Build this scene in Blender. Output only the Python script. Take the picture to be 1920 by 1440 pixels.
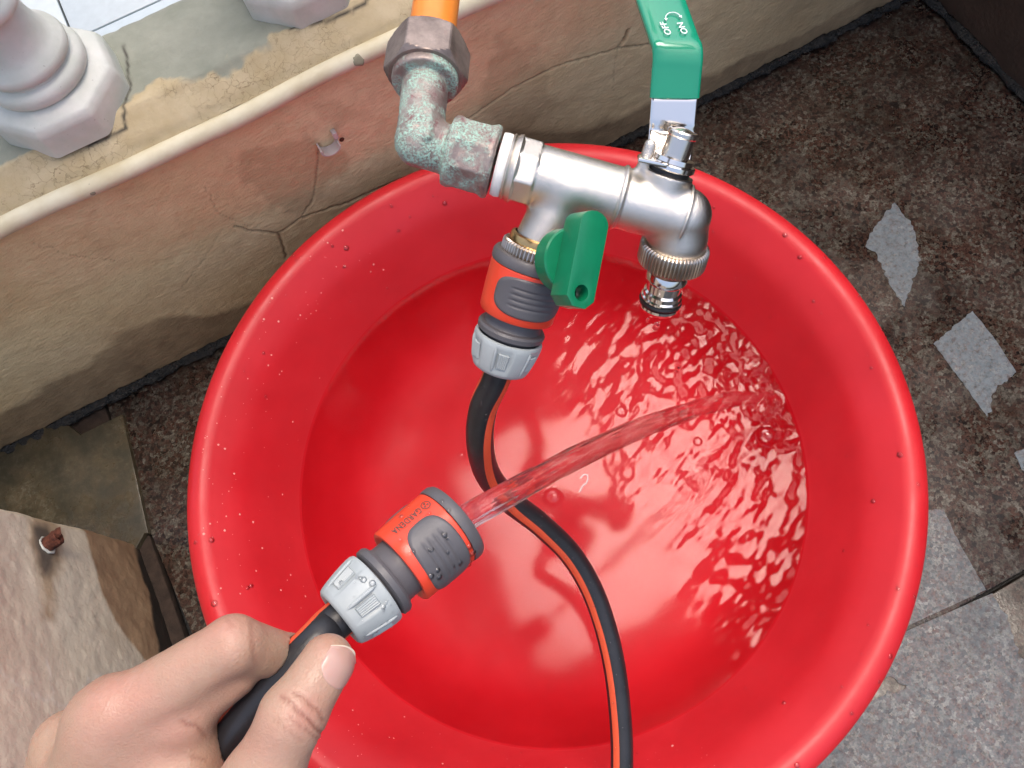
import bpy, bmesh, math, random
import numpy as np
from mathutils import Vector, Matrix, noise as mn
random.seed(7); rng = np.random.default_rng(7)
for o in list(bpy.data.objects): bpy.data.objects.remove(o)
sc = bpy.context.scene
COL = sc.collection

# ------------------------------------------------------------------ camera
F = 1480.0                                   # focal length in photo pixels (1920 wide)
RX = np.array([0.88228921, -0.46227384, 0]); RY = np.array([-0.46342231, -0.82004224, 0]); RZ = np.array([0.0824955, 0.33739238, 0])
Xw = np.array([0.88228921, -0.46342231, 0.0824955]); Yw_ = np.array([-0.46227384, -0.82004224, 0.33739238]); Nw = np.array([0.08870537, 0.33581317, 0.93774243])
Nw = Nw/np.linalg.norm(Nw); Xw -= Nw*(Xw@Nw); Xw /= np.linalg.norm(Xw); Yw_ = -np.cross(Nw, Xw)
H = 0.8113
CAM = np.array([0, 0, H])
# camera right, down, forward in world coordinates
W = np.array([Xw, Yw_, -Nw])                 # world = W @ cam
RIGHT, DOWN, FWD = W[:, 0], W[:, 1], W[:, 2]
def at(px, py, d):                           # photo pixel and depth -> world point
    return CAM + d*((px-960)/F*RIGHT + (py-720)/F*DOWN + FWD)
def on_z(px, py, z):
    r = (px-960)/F*RIGHT + (py-720)/F*DOWN + FWD
    return CAM + r*((z-H)/r[2])
def on_y(px, py, y):
    r = (px-960)/F*RIGHT + (py-720)/F*DOWN + FWD
    return CAM + r*(y/r[1])
def on_x(px, py, x):
    r = (px-960)/F*RIGHT + (py-720)/F*DOWN + FWD
    return CAM + r*(x/r[0])
def cdir(a, b, c):                           # camera-space direction -> world
    v = a*RIGHT + b*DOWN + c*FWD
    return v/np.linalg.norm(v)
cd = bpy.data.cameras.new('camera'); cam = bpy.data.objects.new('camera', cd); COL.objects.link(cam)
M = Matrix([[RIGHT[i], -DOWN[i], -FWD[i], CAM[i]] for i in range(3)] + [[0, 0, 0, 1]])
cam.matrix_world = M
cd.sensor_fit = 'HORIZONTAL'; cd.sensor_width = 36; cd.lens = 36*F/1920; cd.clip_start = 0.01; cd.clip_end = 200
sc.camera = cam

# ------------------------------------------------------------------ light
SUN = np.array([0.17, 0.17, 0.97]); SUN /= np.linalg.norm(SUN)
w = bpy.data.worlds.new('World'); sc.world = w; w.use_nodes = True
nt = w.node_tree; nt.nodes.clear()
sky = nt.nodes.new('ShaderNodeTexSky'); sky.sky_type = 'NISHITA'; sky.sun_disc = False
sky.sun_elevation = math.asin(SUN[2]); sky.sun_rotation = math.atan2(SUN[0], SUN[1])
sky.air_density = 1.0; sky.dust_density = 8.0; sky.ozone_density = 1.0
bg = nt.nodes.new('ShaderNodeBackground'); bg.inputs['Strength'].default_value = 0.15
ow = nt.nodes.new('ShaderNodeOutputWorld')
nt.links.new(sky.outputs[0], bg.inputs[0]); nt.links.new(bg.outputs[0], ow.inputs[0])
sl = bpy.data.lights.new('sun', 'SUN'); sl.energy = 0.27; sl.angle = math.radians(26); sl.color = (0.95, 0.96, 1)
so = bpy.data.objects.new('sun', sl); COL.objects.link(so)
so.rotation_euler = Vector(SUN).to_track_quat('Z', 'Y').to_euler()
sc.view_settings.view_transform = 'Standard'; sc.view_settings.look = 'None'
sc.view_settings.exposure = 1.25; sc.view_settings.gamma = 1; sc.view_settings.use_curve_mapping = False

# ------------------------------------------------------------------ mesh helpers
WLOC = {}
def mk(name, verts, faces, mat, parent=None, smooth=True, matidx=None, uv=None, auto=None):
    v = np.asarray(verts, dtype=float)
    if parent is not None: v = v - WLOC.get(parent.name, np.zeros(3))
    me = bpy.data.meshes.new(name)
    if isinstance(faces, np.ndarray):
        k = faces.shape[1]; nf = len(faces)
        me.vertices.add(len(v)); me.vertices.foreach_set('co', v.ravel())
        me.loops.add(nf*k); me.loops.foreach_set('vertex_index', faces.ravel().astype(np.int32))
        me.polygons.add(nf); me.polygons.foreach_set('loop_start', (np.arange(nf)*k).astype(np.int32))
        me.update(calc_edges=True)
    else:
        me.from_pydata([tuple(p) for p in v], [], [list(map(int, f)) for f in faces])
    me.update()
    me.polygons.foreach_set('use_smooth', [smooth]*len(me.polygons))
    for m in (mat if isinstance(mat, (list, tuple)) else [mat]): me.materials.append(m)
    if matidx is not None: me.polygons.foreach_set('material_index', np.asarray(matidx, dtype=np.int32))
    if smooth and auto: me.set_sharp_from_angle(angle=math.radians(auto))
    o = bpy.data.objects.new(name, me); COL.objects.link(o)
    if parent is not None:
        o.parent = parent; WLOC[o.name] = WLOC.get(parent.name, np.zeros(3))
    else: WLOC[o.name] = np.zeros(3)
    return o
def tag(o, label=None, cat=None, group=None, kind=None):
    if label: o['label'] = label
    if cat: o['category'] = cat
    if group: o['group'] = group
    if kind: o['kind'] = kind
    return o
def thing(name, loc, label, cat, group=None):
    o = bpy.data.objects.new(name, None); COL.objects.link(o); o.location = tuple(loc); o.empty_display_size = .02
    WLOC[o.name] = np.array(loc, dtype=float)
    return tag(o, label, cat, group)
def setattr_f(o, name, vals):
    a = o.data.attributes.new(name, 'FLOAT', 'POINT'); a.data.foreach_set('value', np.asarray(vals, dtype=np.float32))
def basis(a, ref=None):
    a = np.asarray(a, float); a = a/np.linalg.norm(a)
    if ref is None: ref = np.array([0, 0, 1.]) if abs(a[2]) < .9 else np.array([1., 0, 0])
    u = np.asarray(ref, float) - a*(np.asarray(ref, float)@a); u /= np.linalg.norm(u)
    return u, np.cross(a, u), a
def lathe_geo(prof, org, axis, ref=None, segs=48, rfun=None):
    """prof: list of (r, z); rfun(theta, r, z)->r"""
    u, v, a = basis(axis, ref); org = np.asarray(org, float)
    V = []; Fc = []
    n = len(prof)
    for (r, z) in prof:
        for k in range(segs):
            t = 2*math.pi*k/segs
            rr = rfun(t, r, z) if rfun else r
            V.append(org + a*z + (u*math.cos(t) + v*math.sin(t))*rr)
    for i in range(n-1):
        for k in range(segs):
            k2 = (k+1) % segs
            Fc.append((i*segs+k, i*segs+k2, (i+1)*segs+k2, (i+1)*segs+k))
    return V, Fc
def lathe(name, prof, org, axis, mat, parent=None, ref=None, segs=48, cap=(False, False), smooth=True, auto=35, rfun=None):
    V, Fc = lathe_geo(prof, org, axis, ref, segs, rfun)
    if cap[0]: Fc.append(tuple(range(segs))[::-1])
    if cap[1]: Fc.append(tuple(range((len(prof)-1)*segs, len(prof)*segs)))
    return mk(name, V, Fc, mat, parent, smooth, auto=auto)
def catmull(P, n):
    P = [np.asarray(p, float) for p in P]
    P = [2*P[0]-P[1]] + P + [2*P[-1]-P[-2]]
    out = []
    for i in range(1, len(P)-2):
        for k in range(n):
            t = k/n
            out.append(.5*((2*P[i]) + (-P[i-1]+P[i+1])*t + (2*P[i-1]-5*P[i]+4*P[i+1]-P[i+2])*t*t + (-P[i-1]+3*P[i]-3*P[i+1]+P[i+2])*t**3))
    out.append(P[-2]); return np.array(out)
def tube_geo(path, rad, segs=24, ref=None, rfun=None, twist=None):
    path = np.asarray(path, float); n = len(path)
    T = np.gradient(path, axis=0); T /= np.linalg.norm(T, axis=1)[:, None]
    u, v, _ = basis(T[0], ref); V = []
    for i in range(n):
        u = u - T[i]*(u@T[i]); u /= np.linalg.norm(u); v = np.cross(T[i], u)
        r = rad[i] if hasattr(rad, '__len__') else rad
        for k in range(segs):
            t = 2*math.pi*k/segs
            rr = rfun(i, t, r) if rfun else r
            tt = t+(twist(i/n) if twist else 0)
            V.append(path[i] + (u*math.cos(tt)+v*math.sin(tt))*rr)
    Fc = [(i*segs+k, i*segs+(k+1) % segs, (i+1)*segs+(k+1) % segs, (i+1)*segs+k) for i in range(n-1) for k in range(segs)]
    return V, Fc
def rbox(name, c, ax, half, mat, parent=None, bev=.001, seg=2, smooth=True):
    """bevelled box: centre, 3 axes (rows), half sizes"""
    bm = bmesh.new(); bmesh.ops.create_cube(bm, size=2)
    for vv in bm.verts: vv.co = Vector((vv.co.x*half[0], vv.co.y*half[1], vv.co.z*half[2]))
    bmesh.ops.bevel(bm, geom=bm.edges[:], offset=bev, segments=seg, affect='EDGES', profile=.5)
    V = np.array([v.co[:] for v in bm.verts]); Fc = [[v.index for v in f.verts] for f in bm.faces]
    bm.free()
    ax = np.array(ax, float)
    if np.linalg.det(ax) < 0: Fc = [f[::-1] for f in Fc]
    return mk(name, np.asarray(c) + V@ax, Fc, mat, parent, smooth, auto=40)
def prism(poly, z0, z1, org, u, v, a, bev=0):
    """extruded outline as vert/face lists (outline in u,v)"""
    n = len(poly); V = []
    for z in (z0, z1):
        for (x, y) in poly: V.append(np.asarray(org) + u*x + v*y + a*z)
    Fc = [tuple(range(n))[::-1], tuple(range(n, 2*n))] + [(i, (i+1) % n, n+(i+1) % n, n+i) for i in range(n)]
    return V, Fc
def bevel_mesh(o, width, seg=2, angle=30):
    bm = bmesh.new(); bm.from_mesh(o.data); bmesh.ops.recalc_face_normals(bm, faces=bm.faces[:])
    es = [e for e in bm.edges if len(e.link_faces) == 2 and e.calc_face_angle() > math.radians(angle)]
    bmesh.ops.bevel(bm, geom=es, offset=width, segments=seg, affect='EDGES', profile=.5, clamp_overlap=True)
    bm.to_mesh(o.data); bm.free()
    for p in o.data.polygons: p.use_smooth = True
    o.data.set_sharp_from_angle(angle=math.radians(40))
    return o
# value noise helpers on numpy arrays
def vnoise(p, seed=0):
    p = np.asarray(p, float); i = np.floor(p).astype(np.int64); f = p-i; f = f*f*(3-2*f)
    def h(ix):
        n = ix[..., 0]*374761393 + ix[..., 1]*668265263 + (ix[..., 2]*2147483647 if ix.shape[-1] > 2 else 0) + seed*974711
        n = (n ^ (n >> 13))*1274126177; n = n ^ (n >> 16)
        return (n & 0xffff)/65535.0
    D = p.shape[-1]; out = 0
    for c in range(2**D):
        off = np.array([(c >> k) & 1 for k in range(D)])
        wgt = np.prod(np.where(off == 1, f, 1-f), axis=-1)
        out = out + wgt*h(i+off)
    return out*2-1
def fbm(p, oct=4, seed=0):
    s = 0; a = 1
    for k in range(oct): s = s + a*vnoise(np.asarray(p)*2**k, seed+k); a *= .5
    return s
def seg_dist(P, A, B):
    A = np.asarray(A); B = np.asarray(B); ab = B-A
    t = np.clip(((P-A)@ab)/(ab@ab), 0, 1)
    return np.linalg.norm(P-(A+t[..., None]*ab), axis=-1), t
def poly_dist(P, pts):
    d = None
    for a, b in zip(pts[:-1], pts[1:]):
        e, _ = seg_dist(P, a, b); d = e if d is None else np.minimum(d, e)
    return d
def inpoly(P, poly):
    x, y = P[..., 0], P[..., 1]; r = np.zeros(x.shape, bool); n = len(poly)
    for i in range(n):
        x1, y1 = poly[i][:2]; x2, y2 = poly[(i+1) % n][:2]
        c = ((y1 > y) != (y2 > y)); xx = (x2-x1)*(y-y1)/((y2-y1) if y2 != y1 else 1e-9)+x1
        r ^= c & (x < xx)
    return r
# signed distance surfaces
def capsule(P, A, B, ra, rb):
    d, t = seg_dist(P, A, B); return d-(ra+(rb-ra)*t)
def smin(a, b, k):
    h = np.clip(.5+.5*(b-a)/k, 0, 1); return b+(a-b)*h-k*h*(1-h)
def cyl(P, A, B, r, rnd=.001):
    A = np.asarray(A); B = np.asarray(B); L = np.linalg.norm(B-A); a = (B-A)/L
    q = P-A; z = q@a; rad = np.linalg.norm(q-z[..., None]*a, axis=-1)
    dx = rad-r+rnd; dz = np.abs(z-L/2)-L/2+rnd
    return np.minimum(np.maximum(dx, dz), 0)+np.sqrt(np.maximum(dx, 0)**2+np.maximum(dz, 0)**2)-rnd
def surf_nets(Fg, o, h):
    ins = Fg < 0; n = np.array(Fg.shape)-1
    cs = [(a, b, c) for a in (0, 1) for b in (0, 1) for c in (0, 1)]
    S = lambda A, c: A[c[0]:c[0]+n[0], c[1]:c[1]+n[1], c[2]:c[2]+n[2]]
    cnt = sum(S(ins, c).astype(np.int8) for c in cs)
    act = (cnt > 0) & (cnt < 8); I = np.argwhere(act)
    idx = -np.ones(act.shape, np.int64); idx[act] = np.arange(len(I))
    acc = np.zeros((len(I), 3)); num = np.zeros(len(I))
    for a in cs:
        for ax in range(3):
            if a[ax]: continue
            b = list(a); b[ax] = 1
            fa = Fg[tuple((I+a).T)]; fb = Fg[tuple((I+b).T)]
            m = (fa < 0) != (fb < 0); t = np.where(m, fa/np.where(m, fa-fb, 1), 0)
            p = np.tile(np.array(a, float), (len(I), 1)); p[:, ax] += t
            acc[m] += p[m]; num[m] += 1
    V = o+h*(I+acc/num[:, None]); Q = []
    for ax in range(3):
        b, c = (ax+1) % 3, (ax+2) % 3
        sa = [slice(None)]*3; sb = [slice(None)]*3; sa[ax] = slice(0, -1); sb[ax] = slice(1, None)
        A = ins[tuple(sa)]; B = ins[tuple(sb)]; E = np.argwhere(A != B)
        E = E[(E[:, b] > 0) & (E[:, c] > 0) & (E[:, b] < n[b]) & (E[:, c] < n[c])]
        s = A[tuple(E.T)]
        def g(db, dc):
            e = E.copy(); e[:, b] += db; e[:, c] += dc; return idx[tuple(e.T)]
        q = np.stack([g(-1, -1), g(0, -1), g(0, 0), g(-1, 0)], 1)
        q[~s] = q[~s][:, ::-1]; Q.append(q)
    return V, np.concatenate(Q)
def sdf_mesh(name, fn, lo, hi, h, mat, parent=None, relax=0):
    lo = np.asarray(lo, float); hi = np.asarray(hi, float); n = np.ceil((hi-lo)/h).astype(int)+1
    g = np.stack(np.meshgrid(*[lo[i]+h*np.arange(n[i]) for i in range(3)], indexing='ij'), -1)
    Fg = np.empty(g.shape[:3])
    for i in range(0, n[0], 8): Fg[i:i+8] = fn(g[i:i+8])
    V, Q = surf_nets(Fg, lo, h)
    return mk(name, V, Q, mat, parent)

# ------------------------------------------------------------------ materials
class NT:
    def __init__(s, name):
        s.m = bpy.data.materials.new(name); s.m.use_nodes = True; s.t = s.m.node_tree; s.t.nodes.clear()
        s.out = s.n('ShaderNodeOutputMaterial'); s.p = s.n('ShaderNodeBsdfPrincipled'); s.l(s.p.outputs[0], s.out.inputs[0])
        s.geo = s.n('ShaderNodeNewGeometry'); s.pos = s.geo.outputs['Position']
    def n(s, t, **k):
        x = s.t.nodes.new(t)
        for a, b in k.items(): setattr(x, a, b)
        return x
    def l(s, a, b): s.t.links.new(a, b)
    def put(s, sock, v):
        if isinstance(v, bpy.types.NodeSocket): s.l(v, sock)
        elif isinstance(v, (tuple, list)) and len(v) == 3 and sock.type == 'RGBA': sock.default_value = (*v, 1)
        else: sock.default_value = v
    def set(s, **k):
        for a, b in k.items(): s.put(s.p.inputs[a.replace('_', ' ')], b)
        return s
    def noise(s, scale, detail=4, rough=.55, dist=0, vec=None, col=False):
        x = s.n('ShaderNodeTexNoise'); x.inputs['Scale'].default_value = scale; x.inputs['Detail'].default_value = detail
        x.inputs['Roughness'].default_value = rough; x.inputs['Distortion'].default_value = dist
        s.l(vec if vec is not None else s.pos, x.inputs['Vector']); return x.outputs['Color' if col else 'Fac']
    def voro(s, scale, feat='F1', out='Color', rand=1, vec=None):
        x = s.n('ShaderNodeTexVoronoi'); x.feature = feat; x.inputs['Scale'].default_value = scale; x.inputs['Randomness'].default_value = rand
        s.l(vec if vec is not None else s.pos, x.inputs['Vector']); return x.outputs[out]
    def ramp(s, fac, stops, interp='LINEAR'):
        x = s.n('ShaderNodeValToRGB'); x.color_ramp.interpolation = interp; e = x.color_ramp.elements
        while len(e) < len(stops): e.new(.5)
        for q, (p, c) in zip(e, stops):
            q.position = p; q.color = (*c, 1) if isinstance(c, tuple) else (c, c, c, 1)
        s.l(fac, x.inputs[0]); return x.outputs[0]
    def mix(s, fac, a, b, mode='MIX'):
        x = s.n('ShaderNodeMix', data_type='RGBA', blend_type=mode)
        s.put(x.inputs[0], fac); s.put(x.inputs[6], a); s.put(x.inputs[7], b); return x.outputs[2]
    def math(s, op, a, b=0., c=None, clamp=False):
        x = s.n('ShaderNodeMath', operation=op); x.use_clamp = clamp; s.put(x.inputs[0], a); s.put(x.inputs[1], b)
        if c is not None: s.put(x.inputs[2], c)
        return x.outputs[0]
    def attr(s, name):
        x = s.n('ShaderNodeAttribute', attribute_name=name); return x.outputs['Fac']
    def warp(s, scale, amt):
        c = s.noise(scale, 3, col=True); a = s.n('ShaderNodeVectorMath', operation='SUBTRACT'); s.l(c, a.inputs[0]); a.inputs[1].default_value = (.5, .5, .5)
        b = s.n('ShaderNodeVectorMath', operation='SCALE'); s.l(a.outputs[0], b.inputs[0]); b.inputs['Scale'].default_value = amt
        d = s.n('ShaderNodeVectorMath', operation='ADD'); s.l(s.pos, d.inputs[0]); s.l(b.outputs[0], d.inputs[1]); return d.outputs[0]
    def bump(s, h, strength=.5, dist=.001, normal=None):
        x = s.n('ShaderNodeBump'); x.inputs['Strength'].default_value = strength; x.inputs['Distance'].default_value = dist
        s.l(h, x.inputs['Height'])
        if normal is not None: s.l(normal, x.inputs['Normal'])
        s.l(x.outputs[0], s.p.inputs['Normal']); return x.outputs[0]

def simple(name, col, rough=.4, metal=0, bump=None, var=.0, **k):
    m = NT(name)
    c = col
    if var: c = m.mix(m.ramp(m.noise(90, 4), [(.3, 0.), (.7, 1.)]), tuple(x*(1-var) for x in col), tuple(min(1, x*(1+var)) for x in col))
    m.set(Base_Color=c, Roughness=rough, Metallic=metal, **k)
    if bump: m.bump(m.noise(bump[0], 3), bump[1], bump[2])
    return m.m

# granite (shared speckle), wet or with a pale film
def granite(name, film=0., warm=1.0, algae=0.):
    m = NT(name); wv = m.warp(420, .0038)
    cell = m.voro(300, vec=wv); sep = m.n('ShaderNodeSeparateColor'); m.l(cell, sep.inputs[0])
    r = sep.outputs[0]
    big = m.noise(48, 5, .62)
    f = m.math('ADD', m.math('MULTIPLY', r, .5), m.math('MULTIPLY', big, .6))
    col = m.ramp(f, [(.20, (.010, .009, .008)), (.34, (.024, .016, .013)), (.46, (.060, .030, .022)), (.56, (.075, .042, .031)), (.65, (.072, .060, .046)), (.78, (.125, .11, .088)), (.92, (.19, .175, .15))])
    mot = m.ramp(m.noise(9, 5, .65), [(.3, .45), (.5, .95), (.7, 1.35)]); col = m.mix(1., col, mot, 'MULTIPLY')
    col = m.mix(m.math('MULTIPLY', m.ramp(m.noise(17, 4, .6), [(.5, 0.), (.66, 1.)]), .35), col, (.055, .034, .022))
    fine = m.ramp(m.noise(520, 3, .6), [(.35, .45), (.62, 1.15)])
    col = m.mix(1., col, fine, 'MULTIPLY')
    blk = m.ramp(m.voro(260, out='Distance', vec=m.warp(300, .004)), [(.12, 0.), (.2, 1.)])
    col = m.mix(1., col, m.mix(.75, (1., 1., 1.), blk), 'MULTIPLY')
    if algae:
        a = m.ramp(m.noise(28, 6, .65), [(.35, 0.), (.62, 1.)])
        col = m.mix(m.math('MULTIPLY', a, algae), m.mix(.5, (.16, .135, .08), col), (.028, .026, .014))
    if film:
        k = m.ramp(m.noise(150, 6, .75), [(.34, film*.25), (.5, film*.9), (.68, min(1, film*1.25))])
        col = m.mix(k, m.mix(1., col, (1.9, 1.95, 2.1), 'MULTIPLY'), (.17, .215, .245))
        m.set(Roughness=.6)
    else:
        m.set(Roughness=m.ramp(m.noise(14, 5, .65), [(.38, .12), (.62, .55)]))
    m.set(Base_Color=col)
    m.bump(m.math('ADD', m.noise(420, 3), m.math('MULTIPLY', m.noise(25, 3), 1.5)), .35, .0006)
    return m.m
G_WET = granite('wet_brown_granite'); G_DIRTY = granite('dirty_beige_stone', film=0, algae=.85)
G_FILM = granite('granite_under_grey_residue', film=.72); G_DRY = granite('dry_grey_granite', film=.42)
G_MUD = simple('brown_muddy_stone', (.035, .022, .015), .9, var=.4, bump=(150, .6, .002)); G_BED = simple('black_joint_grime', (.008, .008, .008), .6, bump=(200, .6, .002))

def plaster():
    m = NT('cream_painted_plaster')
    wet = m.attr('wet'); stain = m.attr('stain'); crack = m.attr('crack')
    c = m.mix(m.ramp(m.noise(9, 5, .6), [(.3, 0.), (.7, 1.)]), (.69, .52, .285), (.79, .64, .39))
    c = m.mix(m.math('MULTIPLY', m.ramp(m.noise(60, 5, .7), [(.45, 0.), (.75, 1.)]), .35), c, (.46, .31, .17))
    c = m.mix(m.math('MULTIPLY', stain, .55), c, (.44, .31, .17))
    c = m.mix(m.math('MULTIPLY', wet, .85), c, m.mix(m.ramp(m.noise(40, 5), [(.3, 0.), (.7, 1.)]), (.19, .13, .075), (.34, .24, .14)))
    c = m.mix(m.math('MULTIPLY', crack, .7), c, (.07, .045, .028))
    m.set(Base_Color=c, Roughness=.75)
    mp = m.n('ShaderNodeMapping'); m.l(m.pos, mp.inputs[0]); mp.inputs['Scale'].default_value = (1, 1, 2.6)
    h = m.math('ADD', m.noise(150, 4, .6, vec=mp.outputs[0]), m.math('MULTIPLY', m.noise(600, 3), .35))
    m.bump(h, .75, .0016)
    return m.m
PLASTER = plaster()
def brown_plaster():
    m = NT('dark_brown_plaster')
    m.set(Base_Color=m.mix(m.ramp(m.noise(20, 5), [(.3, 0.), (.7, 1.)]), (.05, .03, .02), (.09, .055, .038)), Roughness=.7)
    m.bump(m.noise(170, 4), .6, .0015); return m.m
BROWN = brown_plaster()
def pillar_mat():
    m = NT('pale_pillar_plaster')
    wet = m.attr('wet'); stain = m.attr('stain'); crack = m.attr('crack'); rust = m.attr('rust')
    c = m.mix(m.ramp(m.noise(12, 5, .6), [(.3, 0.), (.7, 1.)]), (.62, .55, .42), (.72, .66, .53))
    c = m.mix(m.math('MULTIPLY', m.ramp(m.noise(170, 3, .7), [(.6, 0.), (.8, 1.)]), .5), c, (.27, .20, .13))
    c = m.mix(m.math('MULTIPLY', rust, .8), c, (.33, .20, .09))
    c = m.mix(m.math('MULTIPLY', stain, .85), c, (.06, .055, .05))
    c = m.mix(m.math('MULTIPLY', wet, .95), c, m.mix(m.ramp(m.noise(30, 5), [(.3, 0.), (.7, 1.)]), (.26, .155, .085), (.40, .27, .155)))
    c = m.mix(m.attr('mould'), c, (.022, .017, .013))
    c = m.mix(m.math('MULTIPLY', crack, .8), c, (.72, .69, .60))
    m.set(Base_Color=c, Roughness=.75); m.bump(m.math('ADD', m.noise(260, 4, .6), m.noise(60, 3)), .45, .0012); return m.m
def ledge_mat():
    m = NT('ledge_top')
    cr = m.attr('cream')
    g = m.mix(m.ramp(m.noise(25, 5, .6), [(.3, 0.), (.7, 1.)]), (.21, .225, .175), (.31, .315, .25))
    c = m.mix(m.ramp(m.noise(40, 4), [(.3, 0.), (.7, 1.)]), (.44, .35, .20), (.55, .46, .30))
    vd = m.voro(120, 'DISTANCE_TO_EDGE', 'Distance', vec=m.warp(90, .02)); ck = m.ramp(vd, [(.0, .8), (.03, 0.)])
    ckm = m.math('MULTIPLY', ck, m.math('MULTIPLY', cr, m.ramp(m.noise(18, 3), [(.42, 0.), (.6, .8)])))
    base = m.mix(cr, g, c); base = m.mix(ckm, base, (.20, .14, .07)); base = m.mix(m.attr('crack'), base, (.05, .045, .035))
    m.set(Base_Color=base, Roughness=.8)
    h = m.math('ADD', m.noise(200, 5, .65), m.math('MULTIPLY', ckm, -1.2)); m.bump(h, .6, .0015); return m.m
LEDGE = ledge_mat()
def white_stone():
    m = NT('painted_white_baluster')
    c = m.mix(m.ramp(m.noise(35, 5, .6), [(.32, 0.), (.68, 1.)]), (.50, .53, .47), (.63, .63, .59))
    c = m.mix(m.ramp(m.noise(420, 2, .5), [(.73, 0.), (.78, .8)]), c, (.14, .12, .09))
    m.set(Base_Color=c, Roughness=.5); m.bump(m.noise(140, 4), .35, .001); return m.m
WHITE = white_stone()
def conduit_mat():
    m = NT('weathered_white_conduit')
    c = m.mix(m.ramp(m.noise(30, 4), [(.35, 0.), (.65, 1.)]), (.56, .50, .34), (.68, .64, .49))
    m.set(Base_Color=c, Roughness=.6); m.bump(m.noise(120, 4), .35, .001); return m.m
CONDUIT = conduit_mat()
def basin_mat():
    m = NT('red_basin_plastic')
    c = m.mix(m.ramp(m.noise(14, 4), [(.3, 0.), (.7, 1.)]), (.50, .009, .016), (.58, .015, .024))
    m.set(Base_Color=c, Roughness=m.ramp(m.noise(16, 6, .7), [(.3, .36), (.7, .58)]), Subsurface_Weight=.12, Subsurface_Scale=.006)
    m.p.inputs['Subsurface Radius'].default_value = (1, .2, .15)
    m.bump(m.noise(35, 3), .12, .0015); return m.m
RED = basin_mat()
RED_UNDER = RED.copy(); RED_UNDER.name = 'red_basin_plastic_under_water'
RED_UNDER.node_tree.nodes['Principled BSDF'].inputs['Specular IOR Level'].default_value = .1
def water_mat():
    m = NT('basin_water')
    m.t.nodes.remove(m.p)
    fr = m.n('ShaderNodeFresnel'); fr.inputs[0].default_value = 1.3
    gl = m.n('ShaderNodeBsdfGlossy'); gl.inputs['Roughness'].default_value = .085; tr = m.n('ShaderNodeBsdfTransparent'); tr.inputs[0].default_value = (.93, .90, .93, 1)
    mx = m.n('ShaderNodeMixShader'); m.l(fr.outputs[0], mx.inputs[0]); m.l(tr.outputs[0], mx.inputs[1]); m.l(gl.outputs[0], mx.inputs[2]); m.l(mx.outputs[0], m.out.inputs[0])
    return m.m
WATER = water_mat()
def jet_mat():
    m = NT('moving_clear_water')
    m.set(Base_Color=(1., .98, .98), Roughness=.02, IOR=1.33, Transmission_Weight=1.0)
    tr = m.n('ShaderNodeBsdfTransparent'); tr.inputs[0].default_value = (1, 1, 1, 1); mx = m.n('ShaderNodeMixShader'); m.put(mx.inputs[0], m.attr('thin'))
    m.l(m.p.outputs[0], mx.inputs[1]); m.l(tr.outputs[0], mx.inputs[2]); m.l(mx.outputs[0], m.out.inputs[0]); return m.m
JET = jet_mat()
def drop_mat():
    m = NT('water_droplets')
    m.t.nodes.remove(m.p)
    fr = m.n('ShaderNodeFresnel'); fr.inputs[0].default_value = 1.6
    gl = m.n('ShaderNodeBsdfGlossy'); gl.inputs['Roughness'].default_value = .05; tr = m.n('ShaderNodeBsdfTransparent'); tr.inputs[0].default_value = (.98, .98, .98, 1)
    mx = m.n('ShaderNodeMixShader'); m.l(fr.outputs[0], mx.inputs[0]); m.l(tr.outputs[0], mx.inputs[1]); m.l(gl.outputs[0], mx.inputs[2]); m.l(mx.outputs[0], m.out.inputs[0])
    return m.m
DROP = drop_mat()
def satin_mat():
    m = NT('satin_nickel')
    m.set(Base_Color=m.mix(m.ramp(m.noise(60, 4), [(.3, 0.), (.7, 1.)]), (.68, .63, .56), (.78, .73, .66)), Metallic=1., Roughness=.25)
    m.bump(m.noise(1500, 3, .85), .8, .0003); return m.m
SATIN = satin_mat()
CHROME = simple('polished_chrome', (.80, .77, .73), .13, 1.)
NICKEL = simple('knurled_nickel', (.50, .44, .38), .28, 1., var=.1)
BRASS = simple('brassy_thread', (.55, .36, .16), .25, 1.)
BLACKR = simple('black_rubber', (.012, .012, .012), .45)
PTFE = simple('white_thread_tape', (.8, .8, .78), .5, bump=(900, .5, .0005))
def verdigris():
    m = NT('corroded_brass')
    base = m.mix(m.ramp(m.noise(70, 5, .7), [(.3, 0.), (.7, 1.)]), (.23, .16, .145), (.36, .31, .28))
    red = m.ramp(m.noise(120, 5, .7), [(.56, 0.), (.64, 1.)]); base = m.mix(m.math('MULTIPLY', red, .7), base, (.20, .045, .06))
    gr = m.math('MULTIPLY', m.ramp(m.noise(75, 3, .6), [(.44, 0.), (.58, 1.)]), m.ramp(m.noise(900, 3, .7), [(.42, .15), (.56, 1.)]))
    c = m.mix(m.math('MULTIPLY', gr, .85), base, (.36, .60, .50))
    c = m.mix(m.ramp(m.noise(1300, 2, .6), [(.68, 0.), (.72, .8)]), c, (.05, .035, .03))
    m.set(Base_Color=c, Roughness=m.math('ADD', m.math('MULTIPLY', gr, .3), .42), Metallic=m.math('SUBTRACT', .45, m.math('MULTIPLY', gr, .45)))
    m.bump(m.math('ADD', m.noise(700, 4, .7), m.math('MULTIPLY', gr, 1.)), .5, .0006); return m.m
VERD = verdigris()
def nut_mat():
    m = NT('tarnished_nut')
    c = m.mix(m.ramp(m.noise(60, 5, .65), [(.3, 0.), (.7, 1.)]), (.13, .10, .09), (.38, .31, .27))
    c = m.mix(m.math('MULTIPLY', m.ramp(m.noise(45, 3), [(.52, 0.), (.68, 1.)]), .7), c, (.36, .15, .11))
    m.set(Base_Color=c, Metallic=.55, Roughness=.42); m.bump(m.noise(700, 4, .7), .35, .0005); return m.m
NUTM = nut_mat()
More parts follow.
